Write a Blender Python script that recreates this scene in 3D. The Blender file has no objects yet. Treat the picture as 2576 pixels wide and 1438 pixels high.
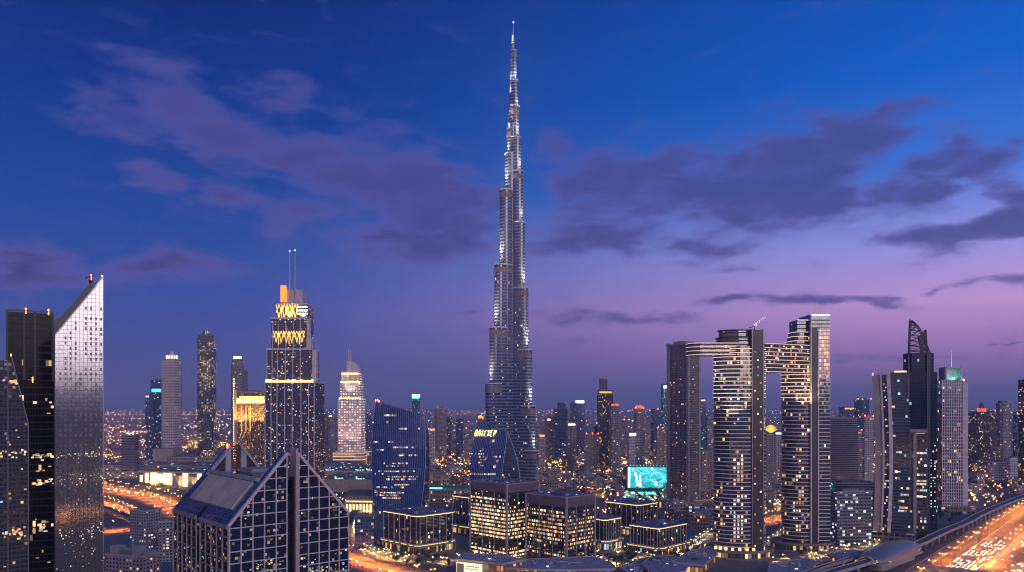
import bpy, math, random
from mathutils import Vector, Matrix
R = math.radians
random.seed(11)
sc = bpy.context.scene
COL = sc.collection

# ------------------------------------------------------------------ camera
H, F, CX, HY = 164.0, 1966.0, 1288.0, 1016.0      # eye height (m), focal length and centre in survey units
cam_d = bpy.data.cameras.new('camera'); cam = bpy.data.objects.new('camera', cam_d); COL.objects.link(cam)
cam.location = (0, 0, H); cam.rotation_euler = (R(90), 0, 0)
cam_d.sensor_width = 36.0; cam_d.lens = 36.0*F/2576.0
cam_d.shift_y = (HY-719.0)/2576.0
cam_d.clip_start = 1.0; cam_d.clip_end = 120000.0
sc.camera = cam
sc.view_settings.view_transform = 'Standard'; sc.view_settings.look = 'None'
sc.view_settings.exposure = 0.0; sc.view_settings.gamma = 1.0
sc.cycles.use_light_tree = True
sc.cycles.max_bounces = 6; sc.cycles.volume_bounces = 0; sc.cycles.diffuse_bounces = 2; sc.cycles.glossy_bounces = 3
sc.cycles.use_denoising = True; sc.cycles.filter_width = 1.1

def lin(r, g, b, a=1.0):
    f = lambda c: (c/255.0)/12.92 if c/255.0 <= 0.04045 else ((c/255.0+0.055)/1.055)**2.4
    return (f(r), f(g), f(b), a)

# ------------------------------------------------------------------ sky (dusk: blue overhead, violet to pink low on the sunset side)
world = bpy.data.worlds.new('World'); sc.world = world; world.use_nodes = True
wt = world.node_tree; wt.nodes.clear()
def N(t, kind, **kw):
    n = t.nodes.new(kind)
    for k, v in kw.items(): setattr(n, k, v)
    return n
def M(t, op, a, b=None, c=None, clamp=False):
    n = t.nodes.new('ShaderNodeMath'); n.operation = op; n.use_clamp = clamp
    for i, v in enumerate((a, b, c)):
        if v is None: continue
        if isinstance(v, (int, float)): n.inputs[i].default_value = v
        else: t.links.new(v, n.inputs[i])
    return n.outputs[0]
def MIX(t, fac, a, b, blend='MIX'):
    n = t.nodes.new('ShaderNodeMix'); n.data_type = 'RGBA'; n.blend_type = blend
    for i, v in ((0, fac), (6, a), (7, b)):
        if isinstance(v, (int, float)): n.inputs[i].default_value = v
        elif isinstance(v, tuple): n.inputs[i].default_value = v
        else: t.links.new(v, n.inputs[i])
    return n.outputs[2]
def RAMP(t, fac, stops, interp='LINEAR'):
    n = t.nodes.new('ShaderNodeValToRGB'); cr = n.color_ramp; cr.interpolation = interp
    while len(cr.elements) < len(stops): cr.elements.new(0.5)
    for e, (p, c) in zip(cr.elements, stops): e.position = p; e.color = c
    t.links.new(fac, n.inputs[0]); return n.outputs[0]
def SMOOTH(t, v, a, b):
    n = t.nodes.new('ShaderNodeMapRange'); n.interpolation_type = 'SMOOTHSTEP'
    t.links.new(v, n.inputs[0]); n.inputs[1].default_value = a; n.inputs[2].default_value = b
    n.inputs[3].default_value = 0; n.inputs[4].default_value = 1
    return n.outputs[0]

tc = N(wt, 'ShaderNodeTexCoord'); sp = N(wt, 'ShaderNodeSeparateXYZ'); wt.links.new(tc.outputs['Generated'], sp.inputs[0])
sx, sy, sz_ = sp.outputs
az = M(wt, 'ARCTAN2', sx, sy); el = M(wt, 'ARCSINE', sz_)
elf = M(wt, 'DIVIDE', el, R(40.0), clamp=True)
def deg(p): return p/40.0
left = RAMP(wt, elf, [(deg(0), lin(74,78,142)), (deg(4), lin(64,82,158)), (deg(8), lin(42,80,166)), (deg(14), lin(14,70,154)), (deg(20), lin(0,54,140)), (deg(27), lin(0,38,114))])
right = RAMP(wt, elf, [(deg(0), lin(122,106,166)), (deg(3.5), lin(182,134,202)), (deg(6.5), lin(212,164,226)), (deg(10.5), lin(158,160,238)), (deg(15), lin(60,120,222)), (deg(21), lin(0,98,206)), (deg(29), lin(0,76,178))])
def linx(r, g, b, k): c = lin(r, g, b); return (c[0]*k, c[1]*k, c[2]*k, 1)
back = RAMP(wt, elf, [(deg(0), linx(200,156,178,.8)), (deg(5), linx(218,168,186,1.0)), (deg(12), linx(200,160,190,.85)), (deg(22), linx(110,130,205,.7)), (deg(40), lin(30,90,180))])
fr = SMOOTH(wt, az, R(-24), R(38))
front = MIX(wt, fr, left, right)
bk = SMOOTH(wt, M(wt, 'ABSOLUTE', az), R(50), R(140))
sky = MIX(wt, bk, front, back)
# clouds : soft wisps in (azimuth, elevation)
cv = N(wt, 'ShaderNodeCombineXYZ'); wt.links.new(az, cv.inputs[0]); wt.links.new(el, cv.inputs[1])
mp = N(wt, 'ShaderNodeMapping'); mp.inputs['Scale'].default_value = (9.0, 22.0, 1.0); wt.links.new(cv.outputs[0], mp.inputs[0])
nz = N(wt, 'ShaderNodeTexNoise'); nz.inputs['Scale'].default_value = 1.0; nz.inputs['Detail'].default_value = 5.0; nz.inputs['Roughness'].default_value = 0.55
wt.links.new(mp.outputs[0], nz.inputs['Vector'])
ds = N(wt, 'ShaderNodeVectorMath', operation='SUBTRACT'); wt.links.new(nz.outputs['Color'], ds.inputs[0]); ds.inputs[1].default_value = (0.5, 0.5, 0.5)
dm = N(wt, 'ShaderNodeVectorMath', operation='MULTIPLY'); wt.links.new(ds.outputs[0], dm.inputs[0]); dm.inputs[1].default_value = (0.17, 0.06, 0)
pw = N(wt, 'ShaderNodeVectorMath', operation='ADD'); wt.links.new(cv.outputs[0], pw.inputs[0]); wt.links.new(dm.outputs[0], pw.inputs[1])
BLOBS = [  # centre and radii in survey units, density (negative = a gap)
 (430,160,120,45,.55),(245,270,120,45,.6),(400,250,110,70,.8),(520,310,150,75,1.),(630,380,130,50,1.),(700,240,95,60,.7),(560,240,60,40,-.35),(930,308,110,38,.55),(780,330,60,26,-.3),
 (760,400,90,45,.9),(880,430,150,60,.95),(1010,460,190,75,1.05),(1130,500,150,70,.95),(360,456,90,38,.75),(590,500,110,42,.85),(740,545,130,38,.8),(920,540,70,20,-.5),
 (1050,585,190,62,1.),(1170,620,150,45,.9),(950,600,90,34,.6),(100,640,170,42,.9),(300,640,60,22,-.35),(440,655,170,36,.95),(90,690,170,32,.7),(330,700,240,26,.4),
 (1402,375,44,40,.6),(1480,450,90,60,.9),(1620,440,170,70,1.),(1780,470,130,80,.95),(1755,415,40,30,-.5),(1930,430,130,90,1.1),(2050,400,130,100,1.15),(2150,350,90,60,.9),
 (1960,530,150,55,1.1),(2090,500,90,60,.95),(1560,530,140,50,.8),(1420,600,110,60,.95),(1560,600,130,34,.8),(1690,560,80,24,-.5),(1790,610,120,26,.9),(2250,282,60,36,.75),
 (2380,400,100,50,1.05),(2520,420,90,60,1.),(2300,480,110,50,1.05),(2330,590,120,40,1.1),(2540,530,90,50,1.1),(2470,590,150,34,1.05),(2570,600,90,22,.9),(2415,520,50,22,-.7),(2455,455,50,18,-.5),(1330,560,40,60,-.4),
 (1440,788,110,26,.8),(1610,790,110,18,.7),(1820,757,75,14,.9),(2000,752,110,20,.95),(2160,757,90,13,.85),(2370,727,70,10,.8),(2530,712,80,15,.85),
 (2470,860,50,7,.7),(2560,868,60,7,.7),(1810,662,90,13,.7),(1180,790,60,14,.5),(2520,180,60,22,.3),(1300,850,240,14,.3),(2300,905,280,12,.35),(700,830,280,16,.25)]
acc = None
for (bx_, by_, rx, ry, dn) in BLOBS:
    u = (bx_-CX)/F; a0 = math.atan(u); e0 = math.atan((HY-by_)/F*math.cos(a0))
    k = math.cos(a0)
    v1 = N(wt, 'ShaderNodeVectorMath', operation='SUBTRACT'); wt.links.new(pw.outputs[0], v1.inputs[0]); v1.inputs[1].default_value = (a0, e0, 0)
    v2 = N(wt, 'ShaderNodeVectorMath', operation='MULTIPLY'); wt.links.new(v1.outputs[0], v2.inputs[0]); v2.inputs[1].default_value = (F/(rx*k*k), F/(ry*k), 0)
    v3 = N(wt, 'ShaderNodeVectorMath', operation='DOT_PRODUCT'); wt.links.new(v2.outputs[0], v3.inputs[0]); wt.links.new(v2.outputs[0], v3.inputs[1])
    g = M(wt, 'MULTIPLY', M(wt, 'EXPONENT', M(wt, 'MULTIPLY', v3.outputs['Value'], -1.35)), dn)
    acc = g if acc is None else M(wt, 'ADD', acc, g)
mp2 = N(wt, 'ShaderNodeMapping'); mp2.inputs['Scale'].default_value = (15.0, 42.0, 1.0); wt.links.new(cv.outputs[0], mp2.inputs[0])
nz2 = N(wt, 'ShaderNodeTexNoise'); nz2.inputs['Scale'].default_value = 1.0; nz2.inputs['Detail'].default_value = 7.0; nz2.inputs['Roughness'].default_value = 0.58; nz2.inputs['Distortion'].default_value = 0.35
wt.links.new(mp2.outputs[0], nz2.inputs['Vector'])
sat = M(wt, 'SUBTRACT', 1.0, M(wt, 'EXPONENT', M(wt, 'MULTIPLY', M(wt, 'MAXIMUM', acc, 0.0), -1.25)))
dens = M(wt, 'ADD', sat, M(wt, 'MULTIPLY', M(wt, 'SUBTRACT', nz2.outputs['Fac'], 0.52), 1.45))
cl = SMOOTH(wt, dens, 0.02, 0.74)
core = SMOOTH(wt, dens, 0.3, 0.95)
cedge = RAMP(wt, elf, [(deg(0), lin(96,84,146)), (deg(6), lin(106,92,164)), (deg(12), lin(96,90,168)), (deg(20), lin(76,84,162))])
ccore_l = RAMP(wt, elf, [(deg(0), lin(72,66,126)), (deg(8), lin(64,62,124)), (deg(14), lin(72,72,142)), (deg(22), lin(78,76,152))])
ccore_r = RAMP(wt, elf, [(deg(0), lin(86,76,140)), (deg(7), lin(78,80,148)), (deg(12), lin(62,72,138)), (deg(20), lin(68,74,142))])
ccore = MIX(wt, fr, ccore_l, ccore_r)
ccol = MIX(wt, core, cedge, ccore)
frontonly = M(wt, 'SUBTRACT', 1.0, bk)
sky2 = MIX(wt, M(wt, 'MULTIPLY', M(wt, 'MULTIPLY', cl, 0.88), frontonly), sky, ccol)
bg = N(wt, 'ShaderNodeBackground'); bg.inputs['Strength'].default_value = 1.0; wt.links.new(sky2, bg.inputs['Color'])
wo = N(wt, 'ShaderNodeOutputWorld'); wt.links.new(bg.outputs[0], wo.inputs['Surface'])

# weak afterglow from the sunset side (behind and right of the camera)
sun_d = bpy.data.lights.new('afterglow', 'SUN'); sun_d.energy = 1.35; sun_d.angle = R(35); sun_d.color = (1.0, 0.84, 0.93)
sun = bpy.data.objects.new('afterglow', sun_d); COL.objects.link(sun)
sun.rotation_euler = (R(76), 0, R(24))
sun.location = (300, -300, 600)

# haze : one closed box of air round the whole place
HAZE = 6.2e-5
hm = bpy.data.materials.new('haze'); hm.use_nodes = True; ht = hm.node_tree; ht.nodes.clear()
pv = N(ht, 'ShaderNodeVolumePrincipled'); pv.inputs['Density'].default_value = HAZE; pv.inputs['Color'].default_value = (0.62, 0.72, 0.98, 1)
ho = N(ht, 'ShaderNodeOutputMaterial'); ht.links.new(pv.outputs[0], ho.inputs['Volume'])
hmesh = bpy.data.meshes.new('haze')
a, b, z0, z1 = 47000.0, 47000.0, -2.0, 860.0
hmesh.from_pydata([(-a,-b,z0),(a,-b,z0),(a,b,z0),(-a,b,z0),(-a,-b,z1),(a,-b,z1),(a,b,z1),(-a,b,z1)], [], [(3,2,1,0),(4,5,6,7),(0,1,5,4),(1,2,6,5),(2,3,7,6),(3,0,4,7)])
hob = bpy.data.objects.new('haze', hmesh); COL.objects.link(hob); hmesh.materials.append(hm); hob['kind'] = 'stuff'

# ------------------------------------------------------------------ helpers
def PX(xd, Y): return (xd-CX)/F*Y
def PZ(yd, Y): return H-(yd-HY)/F*Y
def GY(yd, z=0.0): return (H-z)*F/(yd-HY)                 # distance of a level point seen at yd
def GP(xd, yd, z=0.0):
    Y = GY(yd, z); return (PX(xd, Y), Y)

class MB:
    def __init__(s): s.v = []; s.f = []; s.uv = []; s.m = []
    def face(s, pts, uv=None, mat=0):
        i = len(s.v); s.v += [tuple(p) for p in pts]; s.f.append(tuple(range(i, i+len(pts))))
        s.uv += uv if uv else [(p[0]+p[1]*0.7, p[2]) for p in pts]; s.m.append(mat)
    def wall(s, p, q, z0, z1, u0=0.0, mat=0, z1b=None):
        L = math.hypot(q[0]-p[0], q[1]-p[1]); zb = z1 if z1b is None else z1b
        s.face([(p[0],p[1],z0),(q[0],q[1],z0),(q[0],q[1],zb),(p[0],p[1],z1)], [(u0,z0),(u0+L,z0),(u0+L,zb),(u0,z1)], mat)
        return u0+L
    def prism(s, poly, z0, z1, mat=0, top=None, bottom=False, u0=0.0):
        n = len(poly); u = u0
        for i in range(n): u = s.wall(poly[i], poly[(i+1) % n], z0, z1, u, mat)
        t = mat if top is None else top
        s.face([(p[0],p[1],z1) for p in poly], [(p[0],p[1]) for p in poly], t)
        if bottom: s.face([(p[0],p[1],z0) for p in reversed(poly)], [(p[0],p[1]) for p in reversed(poly)], t)
    def box(s, x0, x1, y0, y1, z0, z1, mat=0, top=None):
        s.prism([(x0,y0),(x1,y0),(x1,y1),(x0,y1)], z0, z1, mat, top, True)
    def ring(s, po, pi, z0, z1, mat=0):
        n = len(po)
        for i in range(n):
            j = (i+1) % n
            a, b, c, d = po[i], po[j], pi[j], pi[i]
            s.face([(a[0],a[1],z0),(b[0],b[1],z0),(b[0],b[1],z1),(a[0],a[1],z1)], None, mat)
            s.face([(a[0],a[1],z1),(b[0],b[1],z1),(c[0],c[1],z1),(d[0],d[1],z1)], None, mat)
            s.face([(d[0],d[1],z0),(c[0],c[1],z0),(b[0],b[1],z0),(a[0],a[1],z0)], None, mat)
    def front(s, poly, y0, y1, mat=0, side=None, back=True):   # poly in (x,z), counter-clockwise seen from -y
        sd = mat if side is None else side; n = len(poly)
        s.face([(p[0],y0,p[1]) for p in poly], [(p[0],p[1]) for p in poly], mat)
        for i in range(n):
            a, b = poly[i], poly[(i+1) % n]
            s.face([(a[0],y1,a[1]),(b[0],y1,b[1]),(b[0],y0,b[1]),(a[0],y0,a[1])], [(y1,a[1]),(y1,b[1]),(y0,b[1]),(y0,a[1])], sd)
        if back: s.face([(p[0],y1,p[1]) for p in reversed(poly)], [(p[0],p[1]) for p in reversed(poly)], mat)
    def beam(s, p, q, w, h=None, mat=0, n=4):
        p = Vector(p); q = Vector(q); d = (q-p)
        if d.length < 1e-6: return
        d.normalize(); h = h or w
        up = Vector((0,0,1)) if abs(d.z) < 0.95 else Vector((0,1,0))
        a = d.cross(up).normalized(); b = a.cross(d).normalized()
        if n == 4: offs = [(-w/2,-h/2),(w/2,-h/2),(w/2,h/2),(-w/2,h/2)]
        else: offs = [(w/2*math.cos(2*math.pi*k/n), h/2*math.sin(2*math.pi*k/n)) for k in range(n)]
        A = [p+a*x+b*y for x, y in offs]; B = [q+a*x+b*y for x, y in offs]; n = len(offs)
        for i in range(n):
            j = (i+1) % n; s.face([A[j], A[i], B[i], B[j]], None, mat)
        s.face(A, None, mat); s.face(list(reversed(B)), None, mat)
    def cone(s, x, y, z0, z1, r0, r1, n=10, mat=0):
        a = [(x+r0*math.cos(2*math.pi*k/n), y+r0*math.sin(2*math.pi*k/n), z0) for k in range(n)]
        b = [(x+r1*math.cos(2*math.pi*k/n), y+r1*math.sin(2*math.pi*k/n), z1) for k in range(n)]
        for i in range(n):
            j = (i+1) % n; s.face([a[i], a[j], b[j], b[i]], None, mat)
        s.face(b, None, mat)
    def ball(s, x, y, z, r, mat=0):
        P = [(x+r,y,z),(x,y+r,z),(x-r,y,z),(x,y-r,z)]; T = (x,y,z+r); B = (x,y,z-r)
        for i in range(4):
            j = (i+1) % 4; s.face([P[i], P[j], T], None, mat); s.face([P[j], P[i], B], None, mat)
    def loft(s, rings, mat=0, cap=True):
        for a, b in zip(rings, rings[1:]):
            n = len(a); u = 0.0
            for i in range(n):
                j = (i+1) % n; L = math.dist(a[i], a[j])
                s.face([a[i], a[j], b[j], b[i]], [(u,a[i][2]),(u+L,a[j][2]),(u+L,b[j][2]),(u,b[i][2])], mat); u += L
        if cap: s.face(rings[-1], None, mat)
    def mesh(s, name, mats):
        me = bpy.data.meshes.new(name); me.from_pydata(s.v, [], s.f)
        for m in mats: me.materials.append(m)
        me.polygons.foreach_set('material_index', s.m)
        uvl = me.uv_layers.new(name='UVMap'); uvl.data.foreach_set('uv', [c for p in s.uv for c in p])
        me.update(); return me
    def build(s, name, mats, parent=None, loc=(0,0,0), rz=0.0):
        if not isinstance(mats, (list, tuple)): mats = [mats]
        o = bpy.data.objects.new(name, s.mesh(name, mats)); COL.objects.link(o); o.parent = parent
        o.location = loc; o.rotation_euler = (0,0,rz); return o

def thing(name, label, cat, loc=(0,0,0), rz=0.0, group=None):
    o = bpy.data.objects.new(name, None); COL.objects.link(o); o.empty_display_size = 2
    o.location = loc; o.rotation_euler = (0,0,rz); o['label'] = label; o['category'] = cat
    if group: o['group'] = group
    return o
def tag(o, label, cat, group=None):
    o['label'] = label; o['category'] = cat
    if group: o['group'] = group
    return o
KIDS = {}
def kids(o):
    return KIDS.get(o.name) or [c for c in COL.objects if c.parent == o]
def dup(root, loc, rz=0.0, label=None, group=None, scale=None):
    ks = kids(root); KIDS[root.name] = ks
    r = root.copy(); COL.objects.link(r); r.location = loc; r.rotation_euler = (0,0,rz)
    if scale: r.scale = (scale,)*3
    if label: r['label'] = label
    if group: r['group'] = group
    for c in ks:
        d = c.copy(); COL.objects.link(d); d.parent = r
    return r

def rect(w, d, cx=0, cy=0): return [(cx-w/2,cy-d/2),(cx+w/2,cy-d/2),(cx+w/2,cy+d/2),(cx-w/2,cy+d/2)]
def rrect(x0, x1, y0, y1, r, n=5):
    P = []
    for (cx, cy, a0) in ((x1-r,y0+r,-90),(x1-r,y1-r,0),(x0+r,y1-r,90),(x0+r,y0+r,180)):
        for k in range(n+1):
            a = R(a0+90*k/n); P.append((cx+r*math.cos(a), cy+r*math.sin(a)))
    return P
def ell(a, b, n=40, cx=0, cy=0): return [(cx+a*math.cos(2*math.pi*k/n), cy+b*math.sin(2*math.pi*k/n)) for k in range(n)]
def cham(w, d, c): 
    x, y = w/2, d/2
    return [(-x+c,-y),(x-c,-y),(x,-y+c),(x,y-c),(x-c,y),(-x+c,y),(-x,y-c),(-x,-y+c)]
def grow(poly, o):                                         # outward offset of a convex counter-clockwise outline
    n = len(poly); out = []
    for i in range(n):
        p0, p, p1 = poly[i-1], poly[i], poly[(i+1) % n]
        def nrm(a, b):
            L = math.hypot(b[0]-a[0], b[1]-a[1]) or 1e-9; return ((b[1]-a[1])/L, -(b[0]-a[0])/L)
        n0, n1 = nrm(p0, p), nrm(p, p1); k = 1+n0[0]*n1[0]+n0[1]*n1[1]
        if k < 0.2: k = 0.2
        out.append((p[0]+o*(n0[0]+n1[0])/k, p[1]+o*(n0[1]+n1[1])/k))
    return out

# ------------------------------------------------------------------ materials
MATS = {}
def plain(name, col, rough=0.7, metal=0.0, ior=1.45, noise=0.12, nscale=0.15, em=None, es=0.0):
    if name in MATS: return MATS[name]
    m = bpy.data.materials.new(name); m.use_nodes = True; t = m.node_tree; b = t.nodes['Principled BSDF']
    b.inputs['Roughness'].default_value = rough; b.inputs['Metallic'].default_value = metal; b.inputs['IOR'].default_value = ior
    if noise > 0:
        g = N(t, 'ShaderNodeTexCoord'); nn = N(t, 'ShaderNodeTexNoise'); nn.inputs['Scale'].default_value = nscale; nn.inputs['Detail'].default_value = 6
        t.links.new(g.outputs['Object'], nn.inputs['Vector'])
        lo = tuple(c*(1-noise*1.6) for c in col)+(1,); hi = tuple(min(1, c*(1+noise*1.6)) for c in col)+(1,)
        c = RAMP(t, nn.outputs['Fac'], [(0.3, lo), (0.7, hi)]); t.links.new(c, b.inputs['Base Color'])
    else: b.inputs['Base Color'].default_value = tuple(col)+(1,)
    MATS[name] = m; return m
def glow(name, rgb, s, sample='NONE'):
    if name in MATS: return MATS[name]
    m = bpy.data.materials.new(name); m.use_nodes = True; b = m.node_tree.nodes['Principled BSDF']
    c = lin(*rgb); b.inputs['Base Color'].default_value = (c[0]*.5, c[1]*.5, c[2]*.5, 1)
    b.inputs['Emission Color'].default_value = c; b.inputs['Emission Strength'].default_value = s
    m.cycles.emission_sampling = sample; MATS[name] = m; return m
def facade(name, cw, ch, wall, glass, fw=.6, fh=.6, p=.15, s=1.6, warm=(255,205,130), cool=(205,225,255), pc=.15, ior=2.0, rough=.1,
           seed=1.0, rowvar=.6, wrough=.6, wmetal=0.0, tilt=0.0, patch=.5, gvar=.5):
    if name in MATS: return MATS[name]
    m = bpy.data.materials.new(name); m.use_nodes = True; t = m.node_tree; b = t.nodes['Principled BSDF']
    uv = N(t, 'ShaderNodeUVMap'); sp_ = N(t, 'ShaderNodeSeparateXYZ'); t.links.new(uv.outputs[0], sp_.inputs[0])
    oi = N(t, 'ShaderNodeObjectInfo')
    U = M(t, 'DIVIDE', sp_.outputs[0], cw); V = M(t, 'DIVIDE', sp_.outputs[1], ch)
    fu, fv = M(t, 'FLOOR', U), M(t, 'FLOOR', V)
    c3 = N(t, 'ShaderNodeCombineXYZ'); t.links.new(fu, c3.inputs[0]); t.links.new(fv, c3.inputs[1])
    t.links.new(M(t, 'ADD', M(t, 'MULTIPLY', oi.outputs['Random'], 91.0), seed), c3.inputs[2])
    wn = N(t, 'ShaderNodeTexWhiteNoise', noise_dimensions='3D'); t.links.new(c3.outputs[0], wn.inputs['Vector'])
    r = N(t, 'ShaderNodeTexWhiteNoise', noise_dimensions='2D'); c2 = N(t, 'ShaderNodeCombineXYZ'); t.links.new(fv, c2.inputs[0]); t.links.new(M(t, 'ADD', oi.outputs['Random'], seed*3.3), c2.inputs[1]); t.links.new(c2.outputs[0], r.inputs['Vector'])
    pn = N(t, 'ShaderNodeTexNoise'); pn.inputs['Scale'].default_value = 0.12; pn.inputs['Detail'].default_value = 1.0; t.links.new(c3.outputs[0], pn.inputs['Vector'])
    inside = M(t, 'MULTIPLY', M(t, 'COMPARE', M(t, 'FRACT', U), 0.5, fw/2), M(t, 'COMPARE', M(t, 'FRACT', V), 0.5, fh/2))
    pr = M(t, 'MULTIPLY', M(t, 'ADD', 1-rowvar*.5, M(t, 'MULTIPLY', r.outputs['Value'], rowvar)), p)
    pr = M(t, 'MULTIPLY', pr, M(t, 'ADD', 1-patch, M(t, 'MULTIPLY', SMOOTH(t, pn.outputs['Fac'], .35, .65), 2*patch)))
    on = M(t, 'MULTIPLY', M(t, 'LESS_THAN', wn.outputs['Value'], pr), inside)
    cs = N(t, 'ShaderNodeSeparateXYZ'); t.links.new(wn.outputs['Color'], cs.inputs[0])
    st = M(t, 'MULTIPLY', on, M(t, 'MULTIPLY', M(t, 'ADD', .2, M(t, 'MULTIPLY', M(t, 'POWER', cs.outputs[1], 2.0), 1.5)), s))
    ec = MIX(t, M(t, 'LESS_THAN', cs.outputs[2], pc), lin(*warm), lin(*cool))
    g = N(t, 'ShaderNodeTexCoord'); wn2 = N(t, 'ShaderNodeTexNoise'); wn2.inputs['Scale'].default_value = 0.08; wn2.inputs['Detail'].default_value = 5
    t.links.new(g.outputs['Object'], wn2.inputs['Vector'])
    wc = RAMP(t, wn2.outputs['Fac'], [(.3, tuple(c*.8 for c in wall)+(1,)), (.7, tuple(min(1, c*1.15) for c in wall)+(1,))])
    gv = MIX(t, cs.outputs[0], tuple(c*(1-gvar*.8) for c in glass)+(1,), tuple(min(1, c*(1+gvar)) for c in glass)+(1,))
    t.links.new(MIX(t, inside, wc, gv), b.inputs['Base Color'])
    t.links.new(M(t, 'ADD', M(t, 'MULTIPLY', inside, rough-wrough), wrough), b.inputs['Roughness'])
    t.links.new(M(t, 'ADD', M(t, 'MULTIPLY', inside, -wmetal), wmetal), b.inputs['Metallic'])
    t.links.new(M(t, 'ADD', M(t, 'MULTIPLY', inside, ior-1.45), 1.45), b.inputs['IOR'])
    t.links.new(ec, b.inputs['Emission Color']); t.links.new(st, b.inputs['Emission Strength'])
    if tilt > 0:
        geo = N(t, 'ShaderNodeNewGeometry'); jv = N(t, 'ShaderNodeVectorMath', operation='SUBTRACT'); t.links.new(wn.outputs['Color'], jv.inputs[0]); jv.inputs[1].default_value = (.5,.5,.5)
        js = N(t, 'ShaderNodeVectorMath', operation='SCALE'); t.links.new(jv.outputs[0], js.inputs[0]); js.inputs['Scale'].default_value = tilt
        ja = N(t, 'ShaderNodeVectorMath', operation='ADD'); t.links.new(geo.outputs['Normal'], ja.inputs[0]); t.links.new(js.outputs[0], ja.inputs[1])
        jn = N(t, 'ShaderNodeVectorMath', operation='NORMALIZE'); t.links.new(ja.outputs[0], jn.inputs[0]); t.links.new(jn.outputs[0], b.inputs['Normal'])
    m.cycles.emission_sampling = 'NONE'; MATS[name] = m; return m

CONC = plain('pale concrete', (.34,.32,.31)); DARKM = plain('dark metal', (.05,.05,.055), .4, .5)
STONE = plain('pinkish stone', (.58,.49,.48)); ROOFM = plain('grey roof', (.16,.16,.175), .8, nscale=.08)
BROWN = plain('brown cladding', (.11,.085,.075), .5); STEEL = plain('brushed steel', (.55,.55,.58), .3, .8)
RED = glow('red beacon light', (255,70,25), 45); WARM = glow('warm lit strip', (255,208,130), 3.0); WARM2 = glow('golden lit strip', (255,180,80), 2.6)
WHITE = glow('white lamp light', (255,240,215), 12); CREAM = glow('cream lit glazing', (255,214,140), 1.5); TEAL = glow('teal light', (60,225,225), 2.4)
COOLW = glow('cool white strip', (225,235,255), 2.2)
WINS = [glow('warm window light', (255,212,140), .95), glow('amber window light', (255,170,85), .6), glow('pale window light', (255,234,196), 1.35),
        glow('cool window light', (165,225,245), .8), glow('dim window light', (230,175,110), .28), glow('bright room light', (255,226,170), 2.0), glow('blinds half light', (220,190,150), .5)]
WINW = [.28, .12, .13, .07, .22, .05, .13]
_wm = {}
def windows(root, cands, parts=100, name='window', weights=None):
    """cands: (x, y, z, rz, w, h) in the building's own axes; each lit window a thin box set proud of the glass"""
    random.shuffle(cands); rest = MB(); ws = list(weights or WINW)
    cands.sort(key=lambda c: -c[4]*c[5])
    for i, (x, y, z, rz, w, h) in enumerate(cands):
        k = random.choices(range(7), ws if len(ws) == 7 else [w_*.8 for w_ in ws]+[.06, .14])[0]; h = h*random.choice((1, 1, 1, .8, .6)); w = w*random.choice((1, 1, .75))
        if i < parts:
            key = (round(w, 1), round(h, 1), k)
            if key not in _wm:
                b = MB(); b.box(-w/2, w/2, -.12, .02, -h/2, h/2); _wm[key] = b.mesh('window', [WINS[k]])
            o = bpy.data.objects.new(name, _wm[key]); COL.objects.link(o); o.parent = root; o.location = (x,y,z); o.rotation_euler = (0,0,rz)
        else:
            c, s = math.cos(rz), math.sin(rz)
            q = [(x+c*a-s*b_, y+s*a+c*b_) for a, b_ in ((-w/2,-.12),(w/2,-.12),(w/2,.02),(-w/2,.02))]
            rest.prism(q, z-h/2, z+h/2, k, None, True)
    if rest.f: 
        o = rest.build(name, WINS, root); o['kind'] = 'stuff'
def wall_cands(p, q, z0, z1, cw, ch, w, h, prob, off=.05, rowvar=True, zone=None):
    """lit-window places on the wall p-q (outline is counter-clockwise, so its outside is on the right hand)"""
    L = math.hypot(q[0]-p[0], q[1]-p[1]); ux, uy = (q[0]-p[0])/L, (q[1]-p[1])/L; nx, ny = uy, -ux
    rz = math.atan2(uy, ux); out = []; nc = max(1, int(L/cw)); cw2 = L/nc
    for r in range(int((z1-z0)/ch)):
        rp = prob*(random.choice([.15,.5,1,1.4,2.2]) if rowvar else 1.0); z = z0+(r+.5)*ch
        if zone: rp *= zone(z)
        for c in range(nc):
            if random.random() < rp:
                u = (c+.5)*cw2; out.append((p[0]+ux*u+nx*off, p[1]+uy*u+ny*off, z, rz, min(w, cw2*.92), h))
    return out
def spot(parent, name, loc, to, watts, ang, col=(255,205,140), r=.5, blend=.6):
    d = bpy.data.lights.new(name, 'SPOT'); d.energy = watts; d.spot_size = R(ang); d.spot_blend = blend; d.color = lin(*col)[:3]; d.shadow_soft_size = r
    o = bpy.data.objects.new(name, d); COL.objects.link(o); o.parent = parent; o.location = loc
    v = Vector(to)-Vector(loc); o.rotation_euler = v.to_track_quat('-Z', 'Y').to_euler(); return o
def beacon(parent, x, y, z, r=.9):
    b = MB(); b.ball(x, y, z, r); b.beam((x,y,z-2.5),(x,y,z-r*.5), .3); return b.build('beacon_light', [RED], parent)
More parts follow.
